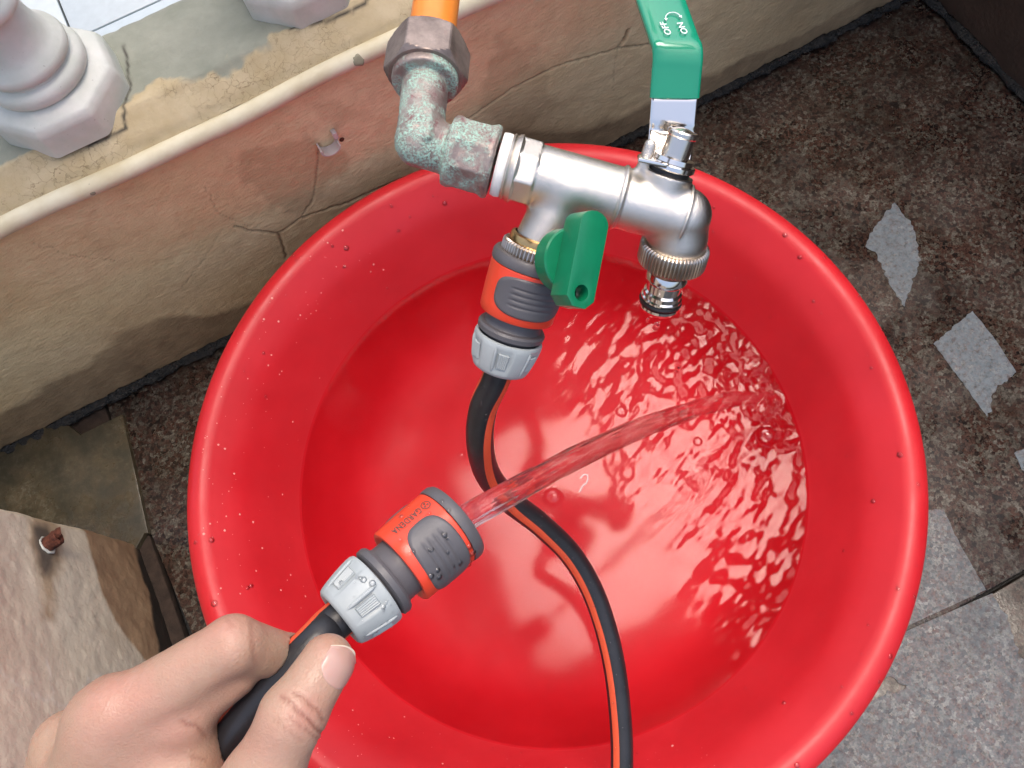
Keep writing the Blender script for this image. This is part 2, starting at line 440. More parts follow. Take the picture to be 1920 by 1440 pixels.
ORANGE = simple('orange_water_pipe', (.80, .25, .035), .35, var=.08, Subsurface_Weight=.1, Subsurface_Scale=.004, bump=(120, .12, .001))
GREEN = simple('green_vinyl_sleeve', (.006, .25, .14), .2, bump=(90, .06, .001), Coat_Weight=.4)
GREENP = simple('green_plastic', (.003, .17, .075), .28, var=.08, bump=(150, .1, .0006))
ORG = simple('orange_connector_plastic', (.74, .060, .026), .32, bump=(900, .15, .0002), Subsurface_Weight=.05, Subsurface_Scale=.002)
DGREY = simple('dark_grey_plastic', (.095, .092, .10), .45, bump=(1500, .3, .0002), var=.08)
LGREY = simple('light_grey_plastic', (.36, .40, .41), .45, bump=(1200, .2, .0002), var=.05)
PRINT = simple('print_grey', (.10, .06, .05), .5)
WPRINT = simple('white_print', (.75, .85, .8), .5)
def hose_mats():
    b = NT('black_hose_rubber'); b.set(Base_Color=b.mix(b.ramp(b.noise(60, 4), [(.3, 0.), (.7, 1.)]), (.012, .012, .014), (.022, .022, .026)), Roughness=.38); b.bump(b.noise(500, 3), .2, .0004)
    o = NT('orange_hose_stripe'); o.set(Base_Color=(.70, .09, .035), Roughness=.45); o.bump(o.noise(900, 2), .6, .0006)
    return [b.m, o.m]
HOSEM = hose_mats()
def skin():
    m = NT('skin')
    pink = m.ramp(m.noise(38, 4, .6), [(.35, 0.), (.68, 1.)])
    c = m.mix(pink, (.42, .28, .20), (.45, .265, .195))
    c = m.mix(m.attr('red'), c, (.50, .19, .15))
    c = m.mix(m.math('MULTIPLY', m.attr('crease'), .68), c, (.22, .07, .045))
    c = m.mix(m.ramp(m.noise(320, 4, .7), [(.45, 0.), (.8, .28)]), c, (.36, .17, .11))
    m.set(Base_Color=c, Roughness=.42, Subsurface_Weight=.25, Subsurface_Scale=.006)
    m.p.inputs['Subsurface Radius'].default_value = (1, .35, .2)
    wv = m.warp(300, .002)
    h = m.math('ADD', m.math('MULTIPLY', m.voro(620, 'DISTANCE_TO_EDGE', 'Distance', vec=wv), 1.3), m.noise(240, 4, .6))
    m.bump(h, .38, .0005); return m.m
SKIN = skin()
NAIL = simple('fingernail', (.50, .30, .25), .3, Subsurface_Weight=.2, Subsurface_Scale=.003, bump=(260, .1, .0003), Coat_Weight=.25)
NAILTIP = simple('fingernail_free_edge', (.72, .62, .50), .3)
RUST = NT('rust'); RUST.set(Base_Color=RUST.mix(RUST.ramp(RUST.noise(300, 4), [(.3, 0.), (.7, 1.)]), (.06, .018, .012), (.17, .05, .025)), Roughness=.85); RUST.bump(RUST.noise(500, 5, .7), 1., .002); RUST = RUST.m
TILE = simple('white_floor_tile', (.50, .56, .57), .25, var=.04)
GRIME = NT('black_mould'); GRIME.set(Base_Color=GRIME.mix(GRIME.ramp(GRIME.noise(120, 4), [(.4, 0.), (.7, 1.)]), (.006, .008, .009), (.035, .032, .028)), Roughness=GRIME.ramp(GRIME.noise(90, 3), [(.45, .12), (.6, .7)])); GRIME.bump(GRIME.noise(260, 5, .7), 1., .003); GRIME = GRIME.m
CLIP = simple('pale_plastic_clip', (.55, .49, .47), .45)

# ------------------------------------------------------------------ setting: floor and walls
YW = 0.504; XR = 0.765; XP = -0.362; YP = 0.334; YJ = -0.113; XJ = -0.345; ZT = 0.309
bed = rbox('floor', (0.0, -2., -.035), np.eye(3), (4, 2.7, .02), G_BED, bev=.002); tag(bed, kind='structure')
def slab(poly, top, mat, label=None):
    V, Fc = prism(poly, -.014, top, (0, 0, 0), np.array([1., 0, 0]), np.array([0, 1., 0]), np.array([0, 0, 1.]))
    o = mk('granite_slab', V, Fc, mat, bed, smooth=False); bevel_mesh(o, .0012, 2)
    if label: o['label'] = label
    return o
g = .0016
slab([(-1.5, -1), (XJ-.003, -1), (XJ-.003, .40), (XJ-.003, YW+.02), (-1.5, YW+.02)], -.0012, G_MUD)
slab([(XJ+.000, YJ+g), (XR+.2, YJ+g-.011), (XR+.2, YW+.02), (XJ+.002, YW+.02), (XJ-.004, .40), (XJ+.006, .2)], 0, G_WET)
slab([(XJ+.000, YJ-.75), (XJ+.28, YJ-.75), (XJ+.29, YJ-g-.004), (XJ+.000, YJ-g)], 0, G_WET)
slab([(XJ+.284, YJ-.75), (XR+.2, YJ-.75), (XR+.2, YJ-g-.011), (XJ+.294, YJ-g-.004)], -.0006, G_WET)
slab([(-1.5, YW+.02), (-1.5, YP-.08), (-.372, YP-.02), tuple(on_z(270, 1000, .007)[:2]), tuple(on_z(278, 1000, .007)[:2]), tuple(on_z(229, 776, .007)[:2]), tuple(on_z(150, 815, .007)[:2]), (XJ-.06, YW+.02)], .007, G_DIRTY, 'dirty beige stone slab with a raised pointed corner')
# pale residue patches on the granite (thin sheets lying on the slabs)
def patch(px, label, jag, z=.0006, mat=G_FILM):
    P = [on_z(x, y, 0)[:2] for x, y in px]; out = []
    for a, b, j in zip(P, P[1:]+P[:1], jag):
        n = max(2, int(np.linalg.norm(b-a)/.0035)); d = np.array([-(b-a)[1], (b-a)[0]]); d /= np.linalg.norm(d)
        for k in range(n):
            out.append(a+(b-a)*k/n + d*(rng.normal()*j if k else 0))
    V, Fc = prism(out, .0002, z, (0, 0, 0), np.array([1., 0, 0]), np.array([0, 1., 0]), np.array([0, 0, 1.]))
    o = mk('residue_patch', V, Fc, mat, smooth=False)
    return tag(o, label, 'stone patch', 'pale grey patches on the granite floor')
patch([(1677, 380), (1712, 425), (1727, 488), (1712, 530), (1696, 575), (1668, 535), (1645, 478), (1622, 462), (1640, 425)], 'pale grey diamond-shaped patch on the brown granite, the uppermost one with ragged edges', [.0012]*9)
patch([(1823, 583), (1868, 640), (1905, 698), (1868, 728), (1851, 782), (1800, 712), (1750, 645)], 'pale grey four-sided patch on the granite with one clean straight edge, below the ragged diamond', [.0003, .0003, .0014, .0012, .0006, .0003, .0006])
patch([(1925, 838), (1945, 860), (1945, 905), (1915, 880), (1901, 850)], 'small pale patch cut off by the right edge of the photo', [.0005]*5)
patch([(1600, 960), (1768, 955), (1800, 1022), (1848, 1106), (1700, 1174), (1600, 1222)], 'large pale grey patch between the basin rim and the slab joint', [.0008, .0004, .0003, 0., 0., .0005], mat=G_DRY)
patch([(1560, 1248), (1700, 1183), (1860, 1112), (1893, 1170), (1912, 1232), (1990, 1290), (1990, 1560), (1500, 1560), (1500, 1400), (1600, 1330), (1700, 1285), (1640, 1260)], 'largest pale grey patch covering the slab below the joint in the corner', [0., 0., .0012, .001, .0006, 0, 0, 0, .001, .0015, .0015, .001], mat=G_DRY)

# wall face as a relief grid with masks for wet, stain and cracks
def relief_grid(o3, U, Vd, lu, lv, h):
    nu, nv = int(lu/h)+1, int(lv/h)+1
    a, b = np.meshgrid(np.linspace(0, lu, nu), np.linspace(0, lv, nv), indexing='ij')
    P = np.asarray(o3)+a[..., None]*U+b[..., None]*Vd
    i = np.arange(nu*nv).reshape(nu, nv)
    Q = np.stack([i[:-1, :-1], i[1:, :-1], i[1:, 1:], i[:-1, 1:]], -1).reshape(-1, 4)
    return a, b, P, Q
def jitter_line(pts, amp, step=.004):
    out = [np.asarray(pts[0])]
    for a, b in zip(pts[:-1], pts[1:]):
        a = np.asarray(a); b = np.asarray(b); n = max(1, int(np.linalg.norm(b-a)/step))
        for k in range(1, n+1): out.append(a+(b-a)*k/n+rng.normal(size=2)*amp)
    return out
x0, x1 = -1.0, XR+.01
a, b, P, Q = relief_grid((x0, YW, -.012), np.array([1., 0, 0]), np.array([0, 0, 1.]), x1-x0, ZT+.012, .0015)
XZ = P[..., [0, 2]]; flat = XZ.reshape(-1, 2)
wl = lambda L: [on_y(x, y, YW)[[0, 2]] for x, y in L]
cr = np.zeros(len(flat))
for L, wd, am in [([(868, 232), (905, 205), (960, 165), (1040, 125), (1100, 108), (1160, 92), (1230, 82)], .0009, .0005),
              ([(440, 425), (463, 432), (520, 438), (545, 425), (565, 410), (640, 385), (720, 350), (800, 320)], .0011, .0007),
              ([(597, 270), (595, 330), (585, 380), (565, 410)], .0007, .0006),
              ([(521, 437), (530, 455), (538, 485)], .0013, .0006),
              ([(385, 350), (410, 400), (470, 425)], .0005, .0008), ([(418, 430), (380, 490), (340, 540)], .0004, .0008),
              ([(1160, 92), (1152, 130), (1150, 170)], .0004, .0008), ([(60, 455), (130, 480), (220, 490)], .0004, .001)]:
    d = poly_dist(flat, jitter_line(wl(L), am)); cr = np.maximum(cr, np.exp(-(d/wd)**2*1.1)*min(1, wd/.0009))
# rusty gouge
gd = poly_dist(flat, wl([(1178, 58), (1170, 78), (1160, 90)])); gouge = np.clip(1.4-gd/.0022, 0, 1)
cr = np.maximum(cr, gouge)
nz = fbm(flat*28, 5, 3)
sd = np.full(len(flat), -1.)
def blob(L, edge=.009, amp=.008):
    pl = wl(L); ins = inpoly(flat, pl); d = poly_dist(flat, pl+[pl[0]]); s = np.where(ins, d, -d)+fbm(flat*60, 4, 9)*amp
    return np.clip(.5+s/edge, 0, 1)
stain = blob([(455, 285), (520, 268), (600, 262), (660, 300), (600, 370), (545, 412), (500, 385), (462, 335)])
stain = np.maximum(stain, .8*blob([(930, 60), (1000, 90), (1040, 200), (960, 260), (900, 200)]))
stain = np.maximum(stain, .6*blob([(590, 200), (640, 190), (680, 215), (630, 240)], .006, .004))
bx = np.array([q for q in wl([(-250, 900), (0, 775), (90, 722), (165, 690), (235, 625), (300, 602), (400, 590), (520, 560), (800, 330), (960, 235), (1060, 245), (1180, 215), (1300, 150), (1500, 60), (1640, -20)])])
bz = np.interp(flat[:, 0], bx[:, 0], bx[:, 1])
wet = np.clip(.5+(bz-flat[:, 1]+nz*.007)/.012, 0, 1)*np.clip(1.25-(flat[:, 1]-0)/.2, .35, 1)
wet = np.maximum(wet, np.clip((flat[:, 0]-.42)/.25, 0, .6))  # same mask also browns the full wall height towards its right end
depth = cr*-.0022 + fbm(flat*110, 3, 21)*.00035 + fbm(flat*14, 3, 5)*.0012 + gouge*-.004
Pf = P.reshape(-1, 3).copy(); Pf[:, 1] -= depth
top = flat[:, 1] > ZT-.006; Pf[top, 1] += (flat[top, 1]-(ZT-.006))*.6
wall = mk('parapet_wall', Pf, Q, PLASTER); tag(wall, 'low cream plastered wall with hairline cracks and damp base behind the red basin', 'wall')
for nm, v in (('crack', cr), ('wet', wet), ('stain', stain)): setattr_f(wall, nm, v)
# ledge top, gently sloped towards the face
YB = .612
a, b, P, Q = relief_grid((x0, YW-.001, 0), np.array([1., 0, 0]), np.array([0, 1., 0]), x1+.2-x0, YB-YW+.001, .002)
fl = P.reshape(-1, 3).copy(); u = (fl[:, 1]-YW)
edge = .024+.010*fbm(fl[:, :2]*22, 4, 31)+.004*fbm(fl[:, :2]*90, 3, 35)+np.clip((fl[:, 0]+.02)*.06, 0, .02)
cream = np.clip(.5+(edge-u)/.004, 0, 1)
fl[:, 2] = ZT+.001+np.clip(u, 0, .024)*.75+.0006*fbm(fl[:, :2]*90, 4, 41)+.0012*cream+np.minimum(0, u-.004)*.8
fl[u > .104, 2] -= (u[u > .104]-.104)*.5
lt = mk('ledge', fl, Q, LEDGE, wall); setattr_f(lt, 'cream', cream)
ckl = np.zeros(len(fl))
ZL = ZT+.019
for L in ([(95, 281), (160, 262), (228, 232), (232, 200), (244, 160), (238, 110), (232, 85)], [(545, 56), (600, 40), (660, 15), (700, -10)]):
    d = poly_dist(fl[:, :2], jitter_line([on_z(x, y, ZL)[:2] for x, y in L], .0006)); ckl = np.maximum(ckl, np.exp(-(d/.0011)**2))
setattr_f(lt, 'crack', ckl)
rbox('ledge_back', ((x0+x1+.2)/2, YB+.006, ZT/2-.01), np.eye(3), ((x1+.2-x0)/2, .004, ZT/2+.012), LEDGE, wall, bev=.002)
# conduit along the top of the wall
path = [(x, YW-.0045+.0012*math.sin(x*17)+.0006*math.sin(x*51), ZT-.0075+.0008*math.sin(x*23)) for x in np.arange(x0, x1, .01)]
V, Fc = tube_geo(path, .0078, 20)
cond = mk('conduit', V, Fc, CONDUIT); tag(cond, 'whitish round conduit running along the top edge of the cream wall', 'pipe')
for (px, py) in ((668, 100), (152, 338)):
    p = on_y(px, py, YW-.012); p[1] = YW-.0105; p[2] = ZT-.004
    AVq, AFq = lathe_geo([(.0052, -.002), (.0048, .0), (.0036, .0009), (.0014, .0012), (.0001, .0011)], p, (0, -1, .6), segs=18, rfun=lambda t, r, z: r*(1+.25*mn.noise(Vector((math.cos(t)*1.7+px, math.sin(t)*1.7, 0)))))
    mk('mortar_dab', AVq, AFq, simple('mortar_dab_grey', (.25, .24, .17), .8), cond)
# black mould and sealant along the wall foot
pts = []
n = 420; segs = 14; V = []; xs = np.linspace(-.75, XR-.005, n)
for i, x in enumerate(xs):
    r = .007+.004*mn.noise(Vector((x*30, 1, 0)))+.003*mn.noise(Vector((x*110, 5, 0)))
    for k in range(segs):
        t = -math.pi*.05+1.15*math.pi*k/(segs-1)
        q = r*(1+.35*mn.noise(Vector((x*160, k*.6, 2))))
        V.append((x, YW+.001-abs(math.sin(t))*q*1.5, .001+max(0, math.cos(t)*.5+.5)*q*1.1))
Fc = [(i*segs+k, i*segs+k+1, (i+1)*segs+k+1, (i+1)*segs+k) for i in range(n-1) for k in range(segs-1)]
tag(mk('black_grime', V, Fc, GRIME), 'black mould and old sealant along the foot of the cream wall', 'grime', kind='stuff')
n = 160; V = []; ys = np.linspace(-.4, YW, n)
for i, y in enumerate(ys):
    r = .007+.004*mn.noise(Vector((y*30, 8, 0)))
    for k in range(segs):
        t = -math.pi*.05+1.15*math.pi*k/(segs-1); q = r*(1+.35*mn.noise(Vector((y*160, k*.6, 2))))
        V.append((XR+.001-abs(math.sin(t))*q*1.5, y, .001+max(0, math.cos(t)*.5+.5)*q*1.1))
Fc = [(i*segs+k+1, i*segs+k, (i+1)*segs+k, (i+1)*segs+k+1) for i in range(n-1) for k in range(segs-1)]
tag(mk('black_grime', V, Fc, GRIME), 'black mould along the foot of the dark brown wall on the right', 'grime', kind='stuff')
# right wall
a, b, P, Q = relief_grid((XR, YW+.15, -.012), np.array([0, -1., 0]), np.array([0, 0, 1.]), 1.3, .9, .012)
fl = P.reshape(-1, 3).copy(); fl[:, 0] += .002*fbm(fl[:, 1:]*12, 3, 3)
rw = mk('side_wall', fl, Q, BROWN); tag(rw, 'dark brown plastered side wall closing the far right corner', 'wall')
# added overhead blocker, out of view; its opening shapes the sky patch in water
cz = 2.6
blocker = rbox('added_sky_blocker', (-.90, .70, cz+.08), np.eye(3), (.75, 1.05, .08), simple('sky_blocker_grey', (.22, .20, .18), .8), bev=.01); tag(blocker, kind='structure')
for c_, h_ in (((.60, 1.37, cz+.08), (.747, .38, .08)), ((.60, -.145, cz+.08), (.747, .205, .08)), ((1.24, .525, cz+.08), (.11, .461, .08))):
    rbox('sky_blocker_bay', c_, np.eye(3), h_, simple('sky_blocker_grey', (.22, .20, .18), .8), blocker, bev=.01)
# pillar at left
zt = .62
def pillar():
    t = thing('pillar', (XP-.15, YP-.5, 0), 'pale plaster pillar with a rusty stub and a wet brown foot at lower left', 'pillar')
    a, b, P, Q = relief_grid((XP, YP, -.01), np.array([0, -1., 0]), np.array([0, 0, 1.]), .9, zt, .0025)
    fl = P.reshape(-1, 3).copy(); YZ = fl[:, 1:]
    pl = lambda L: [on_x(x, y, XP)[1:] for x, y in L]
    def bl(L, edge, amp, sc=60, seed=2):
        q = pl(L); s = np.where(inpoly(YZ, q), 1, -1)*poly_dist(YZ, q+[q[0]])+fbm(YZ*sc, 4, seed)*amp
        return np.clip(.5+s/edge, 0, 1)
    wet = bl([(150, 960), (158, 990), (175, 1050), (190, 1110), (215, 1165), (262, 1225), (330, 1300), (430, 1420), (600, 1700), (900, 1500), (420, 1150), (330, 1000), (255, 990)], .004, .0015)
    q = pl([(252, 1006), (262, 1060), (278, 1120), (290, 1180), (302, 1220), (318, 1300), (420, 1600)]); bq = np.array(q)[::-1]
    mouldz = np.interp(YZ[:, 0], bq[:, 0], bq[:, 1]); mould = np.clip(.5+(mouldz-YZ[:, 1]+fbm(YZ*70, 3, 8)*.003)/.004, 0, 1)
    stain = bl([(68, 990), (90, 985), (100, 1005), (103, 1060), (98, 1085), (78, 1078), (68, 1040)], .012, .004)
    rust = np.maximum(bl([(60, 960), (110, 960), (118, 1000), (108, 1090), (100, 1160), (80, 1160), (75, 1090), (55, 1010)], .012, .004), 0)*.8
    ck = np.zeros(len(fl))
    for L, wd in [([(0, 1258), (35, 1285), (80, 1308), (140, 1330)], .0016), ([(88, 1215), (95, 1260), (103, 1318)], .001), ([(145, 1300), (165, 1280), (190, 1262)], .0012), ([(155, 1310), (205, 1268), (240, 1262)], .0008)]:
        ck = np.maximum(ck, np.exp(-(poly_dist(YZ, jitter_line(pl(L), .0012))/wd)**2)*(.6+.4*vnoise(YZ*400)))
    fl[:, 0] += .0012*fbm(YZ*15, 4, 12)+.0004*fbm(YZ*120, 3, 13)+ck*.0003
    e = np.clip(1-(YP-YZ[:, 0])/.010, 0, 1); fl[:, 0] -= e**2*.008*(1+.5*vnoise(YZ*40))
    o = mk('plaster_face', fl, Q, pillar_mat(), t)
    for nm, v in (('wet', wet), ('stain', stain), ('rust', rust), ('crack', ck), ('mould', mould)): setattr_f(o, nm, np.clip(v, 0, 1))
    rbox('core', (XP-.155, YP-.4505, zt/2-.012), np.eye(3), (.149, .4485, zt/2), WHITE, t, bev=.006)
    # rusty pipe stub
    c = on_x(88, 1022, XP); ax = np.array([1., .12, .1])
    lathe('rusty_stub', [(.0062, -.005), (.0066, .002), (.0062, .006), (.0068, .011), (.0056, .013), (.0035, .0125), (.0032, .002), (.0001, .002)], c, ax, RUST, t, segs=28, rfun=lambda th, r, z: r*(1+.25*mn.noise(Vector((math.cos(th)*2, math.sin(th)*2, z*260)))))
    mk('rust_flake', [c+np.array([.011, .004, .002])+np.array(q)*.0052 for q in ((-.8, -1, 0), (1, -.6, .3), (1.3, .7, .5), (.2, 1, 0), (-1, .5, -.2), (.1, 0, 1), (0, 0, -.6))],
       [(0, 1, 5), (1, 2, 5), (2, 3, 5), (3, 4, 5), (4, 0, 5), (1, 0, 6), (2, 1, 6), (3, 2, 6), (4, 3, 6), (0, 4, 6)], RUST, t, smooth=False)
    V, Fc = lathe_geo([(.0072, -.003), (.0088, .0004), (.0074, .0012), (.0062, .0004)], c, ax, segs=28, rfun=lambda th, r, z: r*(1+.15*mn.noise(Vector((math.cos(th)*3, math.sin(th)*3, 1)))))
    mk('plaster_ring', V, Fc, WHITE, t)
pillar()
# broken pipe clip on the wall, with its screw hole
t = thing('pipe_clip', on_y(612, 270, YW), 'small broken pale plastic pipe clip on the cream wall beside the corroded elbow', 'clip')
c0 = on_y(611, 262, YW); R0 = .0086; V = []
nn = 18
for k in range(nn+1):
    th = math.radians(-195+185*k/nn)
    for (rr, yy) in ((R0, .0), (R0, -.011), (R0-.0013, -.011), (R0-.0013, .0)):
        wdt = rr
        V.append(c0+np.array([math.cos(th)*wdt*1.15+.0, yy-.001, math.sin(th)*wdt]))
Fc = [(k*4+j, k*4+(j+1) % 4, (k+1)*4+(j+1) % 4, (k+1)*4+j) for k in range(nn) for j in range(4)]+[(0, 1, 2, 3), (nn*4+3, nn*4+2, nn*4+1, nn*4)]
mk('clip_ring', V, Fc, CLIP, t, auto=40)
rbox('clip_tab', c0+np.array([.0092, -.003, .005]), np.eye(3), (.0022, .003, .0042), CLIP, t, bev=.0006)
h0 = on_y(641, 262, YW); V, Fc = lathe_geo([(.0026, 0), (.0020, .0008), (.0012, .001), (.0001, .001)], h0+np.array([0, .0003, 0]), (0, -1, 0), segs=14)
mk('screw_hole_plug', V, Fc, RUST, t)

# balusters standing on the ledge
def baluster(c, label):
    t = thing('baluster', (c[0], c[1], ZT+.019), label, 'baluster', 'white balusters on the wall ledge'); c = np.array([c[0], c[1], ZT+.018])
    ap = .050*math.cos(math.pi/8)
    # octagonal plinth with chamfered top
    V = []
    pr = [(.0555, -.003), (.0555, .020), (.0525, .026), (.043, .029), (.040, .031)]
    V, Fc = lathe_geo(pr, c, (0, 0, 1), ref=(math.cos(.39), math.sin(.39), 0), segs=8)
    Fc.append(tuple(range(32, 40)))
    o = mk('plinth', V, Fc, WHITE, t, smooth=False); bevel_mesh(o, .0022, 3, 20)
    pr = [(.036, .030), (.0395, .033), (.0405, .038), (.0385, .043), (.033, .045), (.0325, .047), (.035, .049), (.036, .053), (.0345, .057), (.030, .060), (.0265, .067), (.0245, .076), (.0235, .086), (.0245, .092), (.0285, .094), (.0300, .098), (.0285, .102), (.0245, .104),
          (.026, .112), (.032, .130), (.0385, .150), (.041, .170), (.039, .195), (.032, .225), (.025, .255), (.0225, .275), (.027, .285), (.029, .291), (.026, .297), (.036, .31), (.04, .33), (.0001, .331)]
    lathe('shaft', pr, c, (0, 0, 1), WHITE, t, segs=56, auto=50)
baluster((-.1585, .567), 'white turned baluster on an octagonal plinth, fully standing at the upper left')
baluster((.056, .577), 'white baluster plinth at the top edge left of the orange pipe')
# white tiles beyond the ledge
back = rbox('tiled_terrace', (0, YB+.75, .04), np.eye(3), (1.4, .72, .02), simple('tile_grout', (.09, .085, .08), .8)); tag(back, kind='structure')
for i in range(-2, 2):
    for j in range(2):
        rbox('floor_tile', (-.205+.3*i+.15+.0, YB+.03+.15+.3*j+.01, .064), np.eye(3), (.1486, .1486, .005), TILE, back, bev=.001)

# ------------------------------------------------------------------ red basin and its water
BC = np.array([.0516, .1670]); ZWT = .083
bprof = [(.0001, .006), (.13, .0065), (.165, .0095), (.186, .015), (.201, .024), (.213, .038), (.227, .062), (.2375, .086), (.249, .112), (.2595, .134), (.266, .1455), (.2725, .1535), (.279, .1600), (.285, .1655), (.290, .1695), (.296, .1715), (.303, .1700), (.3085, .1655), (.3105, .160), (.3105, .152), (.3085, .149), (.3050, .148), (.300, .150), (.291, .156),
        (.284, .152), (.274, .146), (.266, .134), (.253, .108), (.243, .085), (.231, .058), (.218, .030), (.210, .012), (.203, .004), (.195, .0015), (.0001, .0015)]
pp = catmull([(r, 0, z) for r, z in bprof], 4); pp = [(max(.0001, p[0]), p[2]) for p in pp]
basin = lathe('basin', pp, (BC[0], BC[1], 0), (0, 0, 1), [RED, RED_UNDER], segs=200, auto=None)
basin.data.polygons.foreach_set('material_index', [1 if (p.center[2] < .085 and p.index < 200*40) else 0 for p in basin.data.polygons])
tag(basin, 'large round red plastic basin half full of water standing on the granite floor', 'basin')
IMP = on_z(1455, 752, ZWT)[:2]; DRP = on_z(1255, 690, ZWT)[:2]
def wave(xy):
    h = np.zeros(len(xy)); d = np.linalg.norm(xy-IMP, axis=1); e = np.linalg.norm(xy-DRP, axis=1)
    right = np.clip((xy[:, 0]-.085)/.06, 0, 1); right = right*right*(3-2*right)
    h += .0018*np.exp(-d/.035)*fbm(xy*80, 3, 50)
    h += right*.00035*np.sin(d*260+2.2*fbm(xy*18, 3, 51))*np.exp(-d/.16)*(1+.8*fbm(xy*20, 2, 57))
    s = np.stack([xy[:, 0]*.9+xy[:, 1]*.4, (xy[:, 1]*.9-xy[:, 0]*.4)*2.6], 1)
    h += right*.00085*fbm(s*30, 3, 52)*np.exp(-d/.22)
    h += right*.00012*fbm(xy*140, 2, 53)*np.exp(-d/.12)
    h += .0003*np.sin(e*420)*np.exp(-e/.04)*np.clip(e/.01, 0, 1)
    h += .00035*fbm(xy*9, 2, 54)*.4 + .0009*fbm(xy*22, 2, 55)*np.clip(.25+right, 0, 1)*.5
    return h
n = 400; rr = np.linspace(0, .2372, n//2)
th = np.linspace(0, 2*np.pi, 720, endpoint=False)
Rg, Tg = np.meshgrid(rr, th, indexing='ij'); xy = np.stack([BC[0]+Rg*np.cos(Tg), BC[1]+Rg*np.sin(Tg)], -1).reshape(-1, 2)
hz = wave(xy); rf = Rg.ravel(); 
idx = np.arange(len(xy)).reshape(len(rr), 720); nx = np.roll(idx, -1, 1)
Q = np.stack([idx[:-1], idx[1:], nx[1:], nx[:-1]], -1).reshape(-1, 4)
wa = mk('water', np.c_[xy, ZWT+hz], Q, WATER); tag(wa, 'rippling clear water lying in the red basin', 'water', kind='stuff')

# droplets clinging to the basin (beyond counting)
def dome(c, nrm, r, flat=.55, segs=8):
    u, v, a = basis(nrm); V = []; c = np.asarray(c)
    rings = [(1., 0.), (.86, .5), (.5, .87)]
    for (q, z) in rings:
        for k in range(segs):
            t = 2*math.pi*k/segs; V.append(c+(u*math.cos(t)+v*math.sin(t))*r*q+a*z*r*flat)
    V.append(c+a*r*flat); F_ = []
    for i in range(2):
        for k in range(segs): F_.append((i*segs+k, i*segs+(k+1) % segs, (i+1)*segs+(k+1) % segs, (i+1)*segs+k))
    for k in range(segs): F_.append((2*segs+k, 2*segs+(k+1) % segs, 3*segs))
    return V, F_
AV, AF = [], []
def addm(vf):
    b = len(AV); AV.extend(vf[0]); AF.extend([tuple(i+b for i in f) for f in vf[1]])
prof_in = [p for p in pp if True]
seg_in = [(i, pp[i], pp[i+1]) for i in range(len(pp)-1) if pp[i][1] > ZWT+.004 and i < 76]
for k in range(260):
    i, p0, p1 = seg_in[rng.integers(len(seg_in))]; t = rng.random(); th = rng.random()*2*math.pi
    r = p0[0]+(p1[0]-p0[0])*t; z = p0[1]+(p1[1]-p0[1])*t
    dr, dz = p1[0]-p0[0], p1[1]-p0[1]; nn = np.array([-dz, dr]); nn /= np.linalg.norm(nn)
    cc = np.array([BC[0]+r*math.cos(th), BC[1]+r*math.sin(th), z])
    N = np.array([nn[0]*math.cos(th), nn[0]*math.sin(th), nn[1]])
    s = .0004+.0012*rng.random()**3*(2.1 if z > .14 else .8)
    addm(dome(cc, N, s, .45))
tag(mk('water_droplets', AV, AF, DROP), 'tiny water droplets scattered over the inside and rim of the red basin', 'droplets', kind='stuff')
# dried scale flecks
AV, AF = [], []
for k in range(260):
    i, p0, p1 = seg_in[rng.integers(len(seg_in)-16)]; t = rng.random(); th = math.radians(100+170*rng.random())
    r = p0[0]+(p1[0]-p0[0])*t; z = p0[1]+(p1[1]-p0[1])*t
    dr, dz = p1[0]-p0[0], p1[1]-p0[1]; nn = np.array([-dz, dr]); nn /= np.linalg.norm(nn)
    cc = np.array([BC[0]+r*math.cos(th), BC[1]+r*math.sin(th), z]); N = np.array([nn[0]*math.cos(th), nn[0]*math.sin(th), nn[1]])
    addm(dome(cc, N, .00035+.0009*rng.random()**3, .2, 5))
tag(mk('scale_flecks', AV, AF, simple('lime_scale', (.75, .30, .26), .6)), 'pale flecks of dried splashes on the left inner side of the basin', 'flecks', kind='stuff')
# bubbles floating on the water
def bubble(px, py, r, label):
    c = on_z(px, py, ZWT); c[2] = ZWT+wave(c[None, :2])[0]
    pr = [(r*1.25, -.0004), (r*1.08, .0006), (r, .0016)]+[(r*math.cos(q), .0016+r*.8*math.sin(q)) for q in np.linspace(.15, 1.55, 8)]
    o = lathe('bubble', pr, c, (0, 0, 1), DROP, segs=32, auto=None); tag(o, label, 'bubble', 'bubbles floating on the basin water')
bubble(1037, 932, .0085, 'round clear bubble floating on calm water just right of the black hose')
bubble(1437, 818, .0085, 'clear bubble on the churned water at the right of the basin')
bubble(1308, 828, .004, 'small bubble on the water between the jet and the right bubble')
bubble(866, 855, .0035, 'tiny bubble on the water left of the black hose')
bubble(1165, 772, .005, 'small bubble on the water just above the middle of the jet')
# curled hair-like thread on the water
V, Fc = tube_geo(catmull([on_z(x, y, ZWT+.0012) for x, y in ((1088, 897), (1095, 890), (1102, 893), (1100, 905), (1092, 912), (1087, 922))], 6), .0006, 6)
tag(mk('floating_thread', V, Fc, simple('pale_thread', (.75, .6, .62), .4)), 'tiny curled white thread floating beside the round bubble', 'thread')

# ------------------------------------------------------------------ supply pipe: orange pipe, union nut, corroded elbow
D0 = .37
sp = thing('supply_pipe', at(800, 140, D0), 'orange water pipe with a brown hexagonal nut and green corroded elbow', 'pipe')
pa = at(802, 120, .382); pdir = cdir(.07, -1, .42)
V, Fc = tube_geo([pa+pdir*t for t in np.linspace(-.005, .62, 24)], .0116, 40); mk('orange_pipe', V, Fc, ORANGE, sp)
